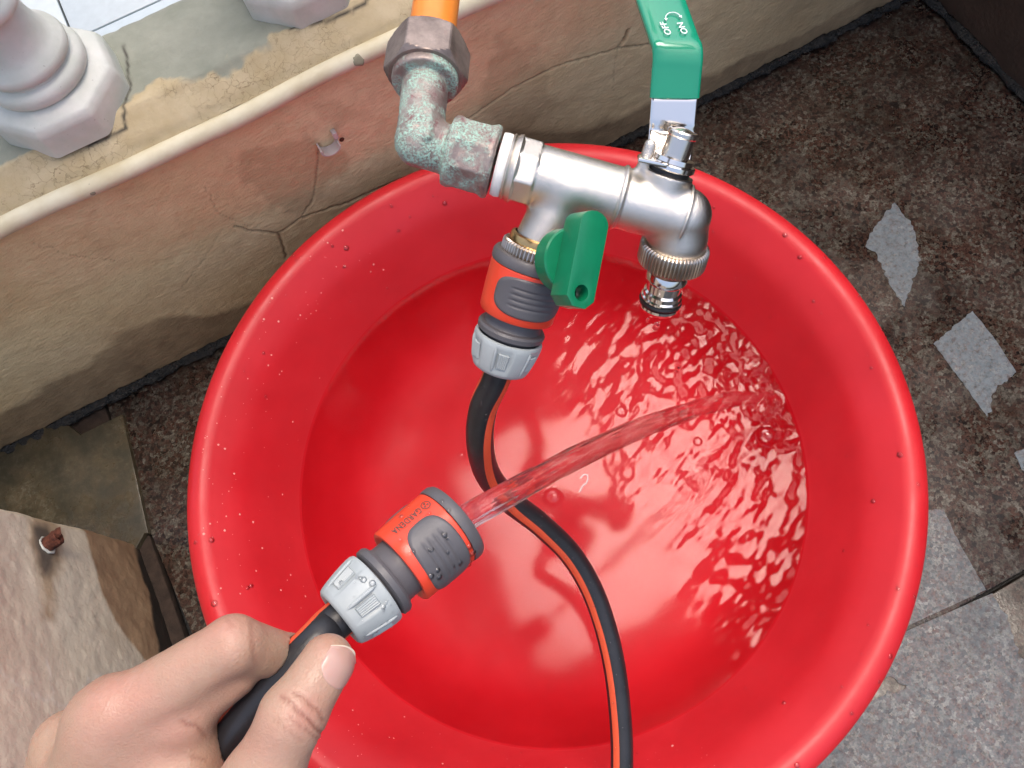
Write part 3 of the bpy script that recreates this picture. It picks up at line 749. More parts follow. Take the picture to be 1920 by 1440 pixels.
# nut axis follows the pipe; hexagon with chamfered corners
nax = cdir(-.05, .9, -.42); nref = cdir(.0, 0, -1)
nc = at(804, 98, .388)
hexr = .0212
def hexf(extra=0.):
    def f(t, r, z):
        q = ((t+extra) % (math.pi/3))-math.pi/6
        flat_r = r*math.cos(math.pi/6)/math.cos(q); return flat_r
    return f
def nut(name, c, ax, r, L, mat, parent, ref=None, cham=.0022, bore=.012, phase=0.):
    # hexagonal prism intersected with a cone: sdf-free construction on 96 segments
    prof = []
    zs = [0, .0006, .0013, .002, .003, .004, L-.004, L-.003, L-.002, L-.0013, L-.0006, L]
    def rf(t, r_, z):
        q = ((t+phase) % (math.pi/3))-math.pi/6; hr = r*math.cos(math.pi/6)/math.cos(q)
        e = min(z, L-z); cone = r*math.cos(math.pi/6)*.985+e*1.25
        return min(hr, cone, r*.985)
    V, Fc = lathe_geo([(1, z) for z in zs], c, ax, ref, 144, rf)
    n0 = len(V); u, v, a = basis(ax, ref)
    for z in (0, L):
        for k in range(144):
            t = 2*math.pi*k/144; V.append(np.asarray(c)+a*z+(u*math.cos(t)+v*math.sin(t))*bore)
    last = (len(zs)-1)*144
    for k in range(144):
        k2 = (k+1) % 144; Fc.append((k2, k, n0+k, n0+k2)); Fc.append((last+k, last+k2, n0+144+k2, n0+144+k))
    return mk(name, V, Fc, mat, parent, auto=14)
nut('union_nut', nc-nax*.004, nax, .0208, .0212, NUTM, sp, ref=nref, bore=.0138, phase=math.pi/6+.12)
# elbow: collar under nut, vertical leg, horizontal leg, ribbed hexagonal socket
A0 = nc+nax*.014; A1 = nc+nax*.0215
E0 = at(788, 268, .367); E1 = at(815, 300, .370); axT = at(1290, 405, .378)-at(955, 312, .374); axT /= np.linalg.norm(axT)
T0 = at(950, 312, .374)
S1 = T0-axT*.006; S0 = T0-axT*.0285
def elbow(P):
    d = capsule(P, nc+nax*.012, at(787, 264, .366), .0112, .0109)
    d = smin(d, capsule(P, at(788, 268, .367), S0+axT*.004, .0112, .0118), .003)
    d = np.minimum(d, cyl(P, A0, A1, .0160, .0012))
    # ribs on the leg
    d = smin(d, capsule(P, at(806, 205, .3635), at(800, 255, .3555), .0017, .0017), .002)
    # socket: bead, hexagonal body, bead
    d = smin(d, cyl(P, S0-axT*.0005, S0+axT*.0045, .0165, .002), .0018)
    q = P-S0; z = q@axT; rad = q-z[..., None]*axT; u, v, _ = basis(axT, cdir(0, 0, -1))
    x = rad@u; y = rad@v; hx = np.full(x.shape, -1.)
    for k in range(8):
        th = math.pi*k/4+.25; hx = np.maximum(hx, x*math.cos(th)+y*math.sin(th)-.0158)
    hx = np.maximum(hx, np.abs(z-.012)-.0085)
    d = smin(d, hx, .0022)
    d = smin(d, cyl(P, S0+axT*.0185, S0+axT*.0225, .0172, .0018), .0015)
    return d+.00018*vnoise(P*420)
lo = np.minimum.reduce([A0, E0, S1])-.027; hi = np.maximum.reduce([A0, E0, S1])+.027
sdf_mesh('corroded_elbow', elbow, lo, hi, .0008, VERD, sp)

# ------------------------------------------------------------------ double tap
tp = thing('double_outlet_tap', T0, 'satin nickel double outlet garden tap with a green lever and green knob over the basin', 'tap')
def ringv(name, prof, mat, par, c=T0, ax=axT, segs=64, rfun=None): return lathe(name, prof, c, ax, mat, par, segs=segs, rfun=rfun, ref=cdir(0, 0, -1))
V, Fc = lathe_geo([(.012, -.0048), (.0147, -.0046), (.0151, -.0025), (.0148, -.0005), (.0142, 0)], T0, axT, segs=64, rfun=lambda t, r, z: r*(1+.02*mn.noise(Vector((math.cos(t)*3, math.sin(t)*3, z*900)))))
mk('thread_tape', V, Fc, PTFE, tp)
ringv('thread_ring', [(.012, -.0005), (.0150, 0), (.0158, .001), (.0150, .002), (.0158, .003), (.0162, .0045), (.0150, .006), (.0135, .0062)], SATIN, tp)
LT = np.linalg.norm(at(1290, 403, .378)-T0)
EB = T0+axT*(LT-.002)                                 # centre of the front bend
VN = T0+axT*(LT*.825)
dn = cdir(-.10, .75, .66)
UP = cdir(.30, -.84, -.46); UP -= axT*(UP@axT)*.8; UP /= np.linalg.norm(UP)
upc = -dn
BR = T0+axT*.031                                      # branch root
CA = at(1008, 458, .386)                              # branch ring position
UA = at(936, 690, .413); cax = (UA-CA)/np.linalg.norm(UA-CA)                            # axis of upper connector / branch
RT = EB+dn*.0125
def tap(P):
    q = P-T0; z = q@axT
    d = cyl(P, T0+axT*.010, T0+axT*(LT*.97), .0143, .0012)
    # stepped octagonal collar at the inlet
    u, v, _ = basis(axT, cdir(0, 0, -1)); rad = q-z[..., None]*axT; x = rad@u; y = rad@v; hx = np.full(x.shape, -1.)
    for k in range(8): hx = np.maximum(hx, x*math.cos(math.pi*k/4+.2)+y*math.sin(math.pi*k/4+.2)-.0147)
    d = np.minimum(d, np.maximum(hx, np.abs(z-.009)-.0052))
    d = smin(d, cyl(P, T0+axT*(LT*.605), T0+axT*(LT*  .630), .0156, .001), .0006)
    d = smin(d, capsule(P, EB-axT*.004, EB, .0125, .0122), .001)
    d = smin(d, capsule(P, EB, RT, .0118, .0094), .005)
    d = smin(d, np.maximum(np.linalg.norm(P-RT, axis=-1)-.0148, -((P-RT)@upc)-.004), .004)
    d = smin(d, cyl(P, VN-UP*.002, VN+UP*.0175, .0118, .001), .0025)
    # branch
    d = smin(d, cyl(P, BR, CA+cax*.002, .0125, .001), .004)
    # knob boss on the branch
    d = smin(d, cyl(P, KB, KB+kax*.004, .0115, .001), .0015)
    # stop pin beside the neck
    d = smin(d, capsule(P, VN-axT*.012+UP*.006, VN-axT*.0125+UP*.027, .0035, .0028), .003)
    return d
kax = cdir(.50, .10, -.86); KC = at(1090, 487, .350)  # knob bar centre
KB = KC-kax*.0215
lo = np.minimum.reduce([T0, RT, CA, VN])-.024; hi = np.maximum.reduce([T0, EB, CA, VN+UP*.03])+.022
body = sdf_mesh('tap_body', tap, lo, hi, .00075, SATIN, tp)
# parting ring between bend and body
ringv('joint_ring', [(.0125, LT*.962), (.0147, LT*.964), (.0150, LT*.972), (.0147, LT*.98), (.0125, LT*.982)], SATIN, tp)
# spout: knurled ring and quick-coupling nipple, straight down
def knurl(n, amp): return lambda t, r, z: r-amp*(.5-.5*math.cos(t*n))**2*(1 if r > .0155 else 0)
SR = RT+dn*.003
lathe('knurled_ring', [(.0135, .0005), (.0158, .0), (.0170, .0009), (.0173, .002), (.0173, .0095), (.0168, .0108), (.0125, .0112), (.006, .0112)], SR, dn, NICKEL, tp, segs=330, rfun=knurl(55, .0009))
nip = [(.0068, .008), (.0068, .0135), (.0084, .0150), (.0090, .017), (.0090, .0185), (.0076, .0205), (.0074, .0245), (.0082, .0255), (.0082, .0275), (.0088, .0282), (.0088, .0290), (.0076, .0292), (.0076, .0318), (.0088, .0320), (.0088, .0333), (.0076, .0352), (.0058, .0355), (.0055, .030), (.0001, .030)]
nip = [(r*1.2 if r > .001 else r, .008+(z-.008)*1.15) for r, z in nip]
lathe('outlet_nipple', nip, SR, dn, CHROME, tp, segs=56, auto=30)
lathe('seal_ring', [(r*1.2, .008+(z-.008)*1.15) for r, z in ((.0076, .0292), (.0088, .0294), (.0093, .0305), (.0088, .0316), (.0076, .0318))], SR, dn, BLACKR, tp, segs=48)
# branch outlet ring
lathe('brass_seat', [(.0125, -.004), (.0140, -.0035), (.0146, -.001), (.0142, .001)], CA, cax, BRASS, tp, segs=48)
lathe('knurled_ring', [(.0138, .0004), (.0160, .0), (.0170, .0009), (.0171, .002), (.0171, .0085), (.0166, .0098), (.0125, .010), (.009, .010), (.009, .03)], CA, cax, NICKEL, tp, segs=330, rfun=knurl(55, .0009))
# green knob: disc hub and paddle bar with a hole
kl = cdir(-.30, .93, .20); kl -= kax*(kl@kax); kl /= np.linalg.norm(kl); kw = np.cross(kax, kl)
def knob():
    hub = lathe('knob', [(.0138, 0), (.0145, .0006), (.0145, .0085), (.0138, .0092), (.0001, .0092)], KC-kax*.0165, kax, GREENP, tp, segs=48)
    # paddle outline in (kl, kw), with hole cut by ring strips
    L1, L2, Wd = .0215, .0215, .0074
    out = []
    for k in range(9): a_ = math.pi*(.5+k/8.); out.append((-L1+Wd*.75-Wd*.75*abs(math.sin(math.pi*k/8)), Wd*math.cos(math.pi*k/8)))
    out += [(L2-.004, -Wd), (L2, -Wd+.004), (L2, Wd-.004), (L2-.004, Wd)]
    hc = np.array([.0150, 0.]); hr = .0036; n = 40; V = []; th = [2*math.pi*k/n for k in range(n)]
    def ray(t):
        dx, dy = math.cos(t), math.sin(t); best = 1e9
        for (x1_, y1_), (x2_, y2_) in zip(out, out[1:]+out[:1]):
            ex, ey = x2_-x1_, y2_-y1_; den = dx*ey-dy*ex
            if abs(den) < 1e-12: continue
            s = ((x1_-hc[0])*ey-(y1_-hc[1])*ex)/den; q = ((x1_-hc[0])*dy-(y1_-hc[1])*dx)/den
            if s > 0 and -1e-6 <= q <= 1+1e-6: best = min(best, s)
        return hc+best*np.array([dx, dy])
    th = sorted(set(th+[math.atan2(p[1]-hc[1], p[0]-hc[0]) % (2*math.pi) for p in out])); n = len(th)
    th_ = th
    O = [ray(t) for t in th_]; I = [hc+hr*np.array([math.cos(t), math.sin(t)]) for t in th_]
    z0_, z1_ = -.0078, .0052
    for (S, z) in ((O, z0_), (O, z1_), (I, z1_), (I, z0_)):
        for p in S: V.append(KC+kl*p[0]+kw*p[1]+kax*z)
    Fc = []
    for j in range(4):
        j2 = (j+1) % 4
        for k in range(n): Fc.append((j*n+k, j*n+(k+1) % n, j2*n+(k+1) % n, j2*n+k))
    o = mk('paddle', V, Fc, GREENP, tp); bevel_mesh(o, .0011, 3, 40)
    lathe('screw', [(.0001, .0006), (.0030, .0006), (.0034, 0), (.0034, -.003)], KC+kl*.015-kax*.006, kax, CHROME, tp, segs=20)
knob()
# valve stem parts and green lever
NT_ = VN+UP*.0175
lathe('gland', [(.0118, -.0002), (.0095, .0), (.0095, .0016), (.0001, .0016)], NT_, UP, BLACKR, tp, segs=40)
bk = cdir(.0, -.5, 1.); bk -= UP*(bk@UP); bk /= np.linalg.norm(bk); sd_ = np.cross(UP, bk)   # back and side of lever
def lever():
    root = NT_+UP*.0030
    lv = mk('lever', *lathe_geo([(.0106, 0.), (.0112, .0006), (.0112, .0024), (.0106, .003), (.0055, .003)], root-UP*.001, UP, segs=48), CHROME, tp, auto=35)
    # strip centre line: hub -> back -> ramp -> handle
    HB = at(1258, 262, .377); HT = at(1272, 95, .362); HE = at(1125, -330, .41)
    P = [root+bk*-.004+UP*.0005, root+bk*.003+UP*.0005, HB+(root-HB)*.35+UP*-.002]
    ptsA = catmull([root-bk*.002, root+bk*.0065+UP*.0004, HB+(HT-HB)*.04, HB+(HT-HB)*.22, HB+(HT-HB)*.5], 8)
    join = HB+(HT-HB)*.46
    ptsB = np.array([join-(HT-HB)*0.0]+[HB+(HT-HB)*q for q in (.52, .6, .7, .8, .9)]+[HT+(HT-HB)*.0+(HE-HT)*0.012]+[HT+(HE-HT)*q for q in (.05, .1, .2, .3, .45, .6, .8, 1.)])
    ptsB = catmull(ptsB, 3)
    def strip(name, pts, hw, ht, mat, parent, sideref, crown=0.):
        V = []; n = len(pts); T = np.gradient(pts, axis=0); T /= np.linalg.norm(T, axis=1)[:, None]
        cs = []
        for k in range(20):
            a_ = 2*math.pi*(k+.5)/20; c_, s_ = math.cos(a_), math.sin(a_); e = .35
            cs.append((abs(c_)**e*(1 if c_ > 0 else -1), abs(s_)**(e*1.3)*(1 if s_ > 0 else -1)))
        for i in range(n):
            s = sideref-T[i]*(sideref@T[i]); s /= np.linalg.norm(s); nr = np.cross(s, T[i])
            w_ = hw[i] if hasattr(hw, '__len__') else hw; h_ = ht
            if i in (0, n-1): w_ = w_*.9; h_ = ht*.6
            for (x, y) in cs: V.append(pts[i]+s*x*w_+nr*(y*h_ + crown*(x*x)))
        Fc = [(i*20+k, i*20+(k+1) % 20, (i+1)*20+(k+1) % 20, (i+1)*20+k) for i in range(n-1) for k in range(20)]
        Fc += [tuple(range(20))[::-1], tuple(range((n-1)*20, n*20))]
        return mk(name, V, Fc, mat, parent, auto=38)
    sref = cdir(1, .13, .02)
    hwA = np.interp(np.arange(len(ptsA)), [0, 6, 12, 20, len(ptsA)], [.0095, .0105, .0108, .0108, .0108])
    strip('lever_shank', ptsA, hwA, .0013, CHROME, lv, sref)
    strip('lever_sleeve', ptsB, .0116, .0024, GREEN, lv, sref, crown=-.0006)
    # wings of the hub plate
    u = sd_
    V, Fc = prism([(.004, -.0105), (.0185, -.0135), (.0175, -.004), (.0125, .006), (.004, .011)], 0, .0022, root, u*1., bk*1., UP)
    o = mk('lever_stop', V, Fc, CHROME, lv); bevel_mesh(o, .0007)
    # text on the sleeve
    hd = HE-HT; hd /= np.linalg.norm(hd); sr = sref-hd*(sref@hd); sr /= np.linalg.norm(sr); nr = np.cross(sr, hd)
    if nr@FWD > 0: nr = -nr
    up_n = nr
    C0 = HT+hd*.0165+nr*.0033
    def word(s, size, org, xd, yd, name='lettering'):
        fc = bpy.data.curves.new(name, 'FONT'); fc.body = s; fc.size = size; fc.extrude = 0.00012; fc.align_x = 'CENTER'; fc.offset = .00004
        fo = bpy.data.objects.new(name, fc); COL.objects.link(fo)
        dg = bpy.context.evaluated_depsgraph_get(); me = fo.evaluated_get(dg).to_mesh()
        V = np.array([v.co[:] for v in me.vertices]); Fs = [list(p.vertices) for p in me.polygons]
        bpy.data.objects.remove(fo)
        nz = np.cross(xd, yd)
        return V, Fs, lambda V: np.asarray(org)+V[:, :1]*xd+V[:, 1:2]*yd+V[:, 2:3]*nz
    xd = hd; yd = -sr                          # words read along the lever, away from the pivot
    AV_, AF_ = [], []
    for s, along, side in (('OFF', -.0060, -.0026), ('ON', -.0070, .0052)):
        V, Fs, f = word(s, .0042, C0+hd*along+sr*side, xd*1.05+sr*-.12, yd); Vw = f(V); b = len(AV_); AV_.extend(Vw); AF_.extend([[i+b for i in q] for q in Fs])
    arc = [C0+hd*(-.0008+.0035*math.sin(q))+sr*(.0012-.0036*math.cos(q)) for q in np.linspace(.1, math.pi-.25, 14)]
    V, Fs = tube_geo(arc, .00026, 6); b = len(AV_); AV_.extend(V); AF_.extend([[i+b for i in q] for q in Fs])
    for e, f_ in ((arc[0], arc[1]), (arc[-1], arc[-2])):
        d_ = e-f_; d_ /= np.linalg.norm(d_); s_ = np.cross(d_, nr); b = len(AV_)
        AV_.extend([e+d_*.0013, e+s_*.0008, e-s_*.0008, e+d_*.0013+nr*.0002, e+s_*.0008+nr*.0002, e-s_*.0008+nr*.0002]); AF_.extend([[b+3, b+4, b+5], [b, b+2, b+1], [b, b+1, b+4, b+3], [b+1, b+2, b+5, b+4], [b+2, b, b+3, b+5]])
    mk('lettering', AV_, AF_, WPRINT, lv, smooth=False)
    return root
LR = lever()
st = UP
stem0 = LR+UP*.001+bk*-.0
lathe('stem_nut', [(.0085, 0), (.0085, .0018), (.0066, .0026), (.0066, .0125), (.0071, .0132), (.0072, .0148), (.0066, .0156), (.0058, .0158), (.0056, .0152), (.0040, .0160), (.0020, .0166), (.0001, .0168)], stem0, UP, simple('brushed_stem_metal', (.66, .61, .55), .24, 1.), tp, segs=48, auto=30)
lathe('locking_collar', [(.0066, 0), (.0095, .0002), (.0092, .0022), (.0066, .0026)], stem0+UP*.0012, UP, CHROME, tp, segs=40)

# ------------------------------------------------------------------ hose connectors
def connector(c, ax, ref, label, length=.070, s=1.0, text=True, loc=None):
    """c: rear end on axis; ax: rear->front; ref: direction of theta=0"""
    t = thing('hose_connector', c, label, 'hose connector', 'orange and grey quick connectors on the hoses')
    u, v, a = basis(ax, ref); c = np.asarray(c, float)
    def pt(th, r, z): return c+a*z+(u*math.cos(th)+v*math.sin(th))*r
    # collar with grip lobes
    def lobes(th, r, z):
        k = (math.cos(th*6+.6)); w_ = np.clip((z-.003)/.004, 0, 1)*np.clip((.0195-z)/.003, 0, 1)
        return r-(.0011*float(w_) if k > .25 else (.0011*float(w_)*(k+.25)/.5 if k > -.25 else 0.))*(1 if r > .011 else 0)
    pr = [(.0078, .0015), (.0088, .0004), (.0120, .0), (.0133, .0010), (.0140, .0030), (.0147, .006), (.0153, .009), (.0158, .012), (.0162, .015), (.0165, .018), (.0165, .0200), (.0161, .0212), (.0150, .0215), (.0142, .0208), (.0136, .016)]
    col = lathe('collar_nut', pr, c, a, LGREY, t, ref=ref, segs=180, rfun=lobes, auto=50)
    # raised ribbed pads on the collar
    for k in range(6):
        th0 = (math.pi+2*math.pi*k-.6)/6+math.pi/6
        V, F_ = [], []
        for i in range(13):
            for j, z in enumerate((.006, .0065, .0155, .016)):
                th = th0+(i-6)/6*.17
                rb = .0147+(z-.006)*.17
                rr_ = rb-.0004+(0 if j in (0, 3) or i in (0, 12) else (.0006+.0003*(i % 2)))
                V.append(pt(th, rr_-.0004, z))
        F_ = [(i*4+j, (i+1)*4+j, (i+1)*4+j+1, i*4+j+1) for i in range(12) for j in range(3)]
        mk('grip_rib', V, F_, LGREY, col, smooth=False)
    for k in range(6):                           # long dividing ribs
        th0 = (2*math.pi*k-.6)/6+math.pi/6+.26
        V, F_ = tube_geo([pt(th0, .0141+(z-.004)*.17, z) for z in np.linspace(.0035, .019, 8)], [.0002, .0008, .0009, .0009, .0009, .0009, .0008, .0002], 8)
        mk('grip_rib', V, F_, LGREY, col)
    # neck and flange
    neck = [(.0125, .015), (.0128, .0222), (.0148, .0226), (.0160, .0236), (.0162, .0262), (.0155, .0275), (.0138, .0280), (.0131, .0295), (.0130, .0345), (.0134, .040), (.0140, .043)]
    lathe('neck', neck, c, a, DGREY, t, ref=ref, segs=72, auto=30)
    # sliding sleeve
    sl_ = [(.0130, .0362), (.0158, .0346), (.0170, .0348), (.0176, .0358), (.0178, .041), (.0181, .050), (.0183, .0630), (.0179, .0635), (.0165, .0637)]
    sv = lathe('sleeve', sl_, c, a, ORG, t, ref=ref, segs=96, auto=35)
    fr = [(.0175, .0636), (.0184, .0638), (.0187, .0648), (.0186, .0680), (.0178, .0696), (.0162, .0700), (.0150, .0697), (.0146, .0685), (.0143, .060), (.0138, .050), (.009, .049), (.0001, .049)]
    lathe('front_ring', fr, c, a, DGREY, t, ref=ref, segs=96, auto=35)
    lathe('inner_ring', [(.0145, .0688), (.0125, .0690), (.0118, .0680), (.0118, .055)], c, a, simple('inner_red_plastic', (.45, .02, .02), .4), t, ref=ref, segs=60)
    # soft grip pads with grooves, one each side
    for side in (0, 1):
        V, F_ = [], []; nu, nv = 72, 44
        for i in range(nu+1):
            for j in range(nv+1):
                x = (i/nu)*2-1; y = (j/nv)*2-1
                sx, sy = x*math.sqrt(1-y*y/2), y*math.sqrt(1-x*x/2)       # disc
                e = (sx*sx+sy*sy)**.5; k_ = 1.0
                if e > 1e-6:
                    ang = math.atan2(sy, sx); k_ = 1/((abs(math.cos(ang))**3+abs(math.sin(ang))**3)**(1/3.))
                th = sx*k_*1.05; z = .0502+sy*k_*.0112
                lift = .0010*(1-min(1, max(0, e-.90)/.10))**.5 if e > .90 else .0010
                gr_ = 0
                for gz in (-.0048, -.0016, .0016, .0048):
                    dz_ = (z-.0502-gz+.001*0); 
                    if abs(th) < .62: gr_ += math.exp(-(dz_/.00055)**2)*min(1, (.62-abs(th))/.15)
                R_ = .0178+(z-.041)*.02
                V.append(pt(th+math.pi*side+.18, R_-.0001+lift-.00055*gr_, z))
        F_ = [(i*(nv+1)+j, (i+1)*(nv+1)+j, (i+1)*(nv+1)+j+1, i*(nv+1)+j+1) for i in range(nu) for j in range(nv)]
        mk('grip_pad', V, F_, DGREY, sv)
    if text:
        fc = bpy.data.curves.new('lettering', 'FONT'); fc.body = 'GARDENA'; fc.size = .0048; fc.align_x = 'LEFT'; fc.offset = .0001; fc.space_character = 1.12
        fo = bpy.data.objects.new('lettering', fc); COL.objects.link(fo)
        me = fo.evaluated_get(bpy.context.evaluated_depsgraph_get()).to_mesh()
        TV = np.array([v_.co[:] for v_ in me.vertices]); TF = [list(p.vertices) for p in me.polygons]; bpy.data.objects.remove(fo)
        wd = TV[:, 0].max(); V = []
        for p in TV:
            z = .0560-p[0]/wd*.0165; th = TXT_TH+(p[1])/.0181
            V.append(pt(th, .0178+(z-.041)*.02+.00032, z))
        n0 = len(V)
        # round emblem in front of the word: ring with three petals
        zc = .0590
        def em(x, y): return pt(TXT_TH+(y+.0016)/.0181, .0182+.00030, zc+x)
        for k in range(24):
            q = 2*math.pi*k/24
            for r_ in (.0019, .00235): V.append(em(r_*math.cos(q), r_*math.sin(q)))
        TF += [[n0+2*k, n0+2*k+1, n0+(2*k+3) % 48, n0+(2*k+2) % 48] for k in range(24)]
        for j in range(3):
            b = len(V); q0 = 2*math.pi*j/3+.5
            for k in range(10):
                q = 2*math.pi*k/10; x = .0009*math.cos(q0)+.00055*math.cos(q)*1.0; y = .0009*math.sin(q0)+.00055*math.sin(q)
                V.append(em(x, y))
            TF.append(list(range(b, b+10)))
        mk('lettering', V, TF, PRINT, sv, smooth=False)
    def shrink(o):
        if o.type == 'MESH':
            for v_ in o.data.vertices:
                p = np.array(v_.co)+WLOC[o.name]; h_ = (p-c)@a; p = c+(p-c-a*h_)*s+a*h_*.90; v_.co = tuple(p-WLOC[o.name])
        for ch in o.children: shrink(ch)
    shrink(t)
    return pt
TXT_TH = -1.17
# held connector
HA = at(640, 1152, .318); HB_ = at(862, 960, .334); hax = HB_-HA; hax /= np.linalg.norm(hax)
HA = at(636, 1160, .316); hax = at(849, 979, .341)-HA; hax /= np.linalg.norm(hax)
perp = cdir(.62, .70, -.10)*.22+cdir(0, 0, -1)
pt_h = connector(HA, hax, perp, 'orange and grey hose connector held in the hand with water jetting out of it')
# upper connector: its front swallows the branch ring
pt_u = connector(UA, -cax, cdir(.12, .1, -1), 'orange and grey hose connector hanging from the tap branch above the basin', text=False, s=1.09)

AV, AF = [], []
for k in range(90):
    th = rng.normal()*.8+.1; z_ = [rng.uniform(.036, .066), rng.uniform(.002, .020)][k % 3 == 0]
    r_ = .0182 if z_ > .03 else .0142+(z_-.003)*.17
    u_, v_, a_ = basis(hax, perp); rad_ = u_*math.cos(th)+v_*math.sin(th)
    addm(dome(HA+a_*z_*.9+rad_*(r_+.0002), rad_, .0003+.0014*rng.random()**3, .6, 8))
tag(mk('connector_droplets', AV, AF, DROP), 'small water beads on the connector held in the hand', 'droplets', kind='stuff')
# ------------------------------------------------------------------ hoses
def hose(path, label, ref, stripes, r=.0078, segs=40, twist=None):
    V, Fc = tube_geo(path, r, segs, ref=ref, twist=twist)
    n = len(path); mi = []
    for i in range(n-1):
        for k in range(segs): mi.append(1 if any((k-s+80) % segs < w_ for s, w_ in stripes) else 0)
    o = mk('garden_hose', V, Fc, HOSEM, matidx=mi)
    return tag(o, label, 'hose', 'black and orange garden hoses')
u0 = UA-cax*-.0
hp = catmull([UA-cax*.012, UA+cax*.006, at(906, 765, .428), at(900, 830, .445), at(915, 890, .475), at(955, 938, .500), at(1015, 985, .520), at(1072, 1042, .535), at(1115, 1118, .545), at(1145, 1215, .548), at(1161, 1320, .548), at(1166, 1440, .545), at(1155, 1600, .54), at(1120, 1800, .53), at(1050, 2050, .5)], 12)
hose(hp, 'black garden hose with orange stripes curving down from the tap and across the basin', cdir(.3, 0, -1), [(-2, 4), (14, 4)], twist=lambda q: -.95+min(1, q*1.7)*1.25)
hp2 = catmull([HA+hax*.012, HA-hax*.004, at(595, 1200, .308), at(540, 1256, .305), at(480, 1322, .306), at(420, 1395, .308), at(375, 1455, .312), at(300, 1570, .325), at(190, 1760, .35), at(60, 2000, .39)], 12)
hose(hp2, 'black garden hose end with orange edges gripped between thumb and forefinger', cdir(0, 0, -1), [(7, 3), (30, 3)], r=.0079)

AV, AF = [], []
for k in range(160):
    i_ = rng.integers(14, len(hp)-30); c_ = hp[i_]; t_ = hp[i_+1]-c_; t_ /= np.linalg.norm(t_)
    n_ = -FWD+RIGHT*rng.normal()*.7+DOWN*rng.normal()*.4; n_ -= t_*(n_@t_); n_ /= np.linalg.norm(n_)
    addm(dome(c_+n_*.0078, n_, .0003+.0007*rng.random()**3, .5, 8))
tag(mk('hose_droplets', AV, AF, DROP), 'fine water beads along the hanging black hose', 'droplets', kind='stuff')
# ------------------------------------------------------------------ water jet and drips
J0 = HA+hax*.052; JE = np.array([IMP[0], IMP[1], ZWT])
def jet_path(T):
    g_ = 9.81; v0 = (JE-J0)/T; v0[2] += .5*g_*T; ts = np.linspace(0, T, 90)
    return np.array([J0+v0*t+np.array([0, 0, -.5*g_*t*t]) for t in ts]), v0/np.linalg.norm(v0)
JT = .235
jp, jv = jet_path(JT)
def jetr(i, t, r):
    s = i/90.; a_ = .30*s+.10
    return r*(1+a_*mn.noise(Vector((math.cos(t)*1.6, math.sin(t)*1.6, i*.045)))+.5*a_*mn.noise(Vector((math.cos(t)*4, math.sin(t)*4, i*.12)))+.12*mn.noise(Vector((math.cos(t)*7, math.sin(t)*7, i*.16))))
V, Fc = tube_geo(jp, [.0058-.0012*(i/89.)+.002*max(0, i/89.-.8) for i in range(90)], 64, rfun=jetr)
jet = mk('water_jet', V, Fc, JET); setattr_f(jet, 'thin', np.repeat(  .25+.47*np.clip(np.arange(90)/70., 0, 1)**1.5, 64)); tag(jet, 'clear arcing jet of water shooting from the held connector across the basin', 'water jet')
AV, AF = [], []
for k in range(150):
    q = rng.random()**1.5*.075; a_ = rng.random()*2*math.pi; r_ = .0006+.0016*rng.random()**3
    p = np.array([IMP[0]+q*math.cos(a_), IMP[1]+q*math.sin(a_)]); 
    if np.linalg.norm(p-BC) > .228: continue
    z_ = ZWT+wave(p[None])[0]+(0 if k % 3 else .012*rng.random()*math.exp(-q/.03))
    addm(dome((p[0], p[1], z_), (0, 0, 1), r_, .9, 8))
tag(mk('splash_bubbles', AV, AF, DROP), 'fine bubbles and splash drops where the jet strikes the basin water', 'splash', kind='stuff')
def drop(px, py, d, r, label, sx=1., st_=1.8):
    c = at(px, py, d); pr = [(max(.0001, r*math.sin(q)*(1-.35*(q/math.pi))), -r*st_*math.cos(q)) for q in np.linspace(0, math.pi, 14)]
    o = lathe('water_drop', pr, c, (0.1, 0, 1), JET, segs=20, auto=None); tag(o, label, 'water drop', 'falling drops of water')
drop(1230, 612, .47, .0026, 'water drop falling just under the tap spout')
drop(1271, 692, .60, .0020, 'small drop lower down, falling between the spout and the jet', st_=2.6)
drop(1214, 600, .47, .0013, 'tiny drop beside the drop under the spout')

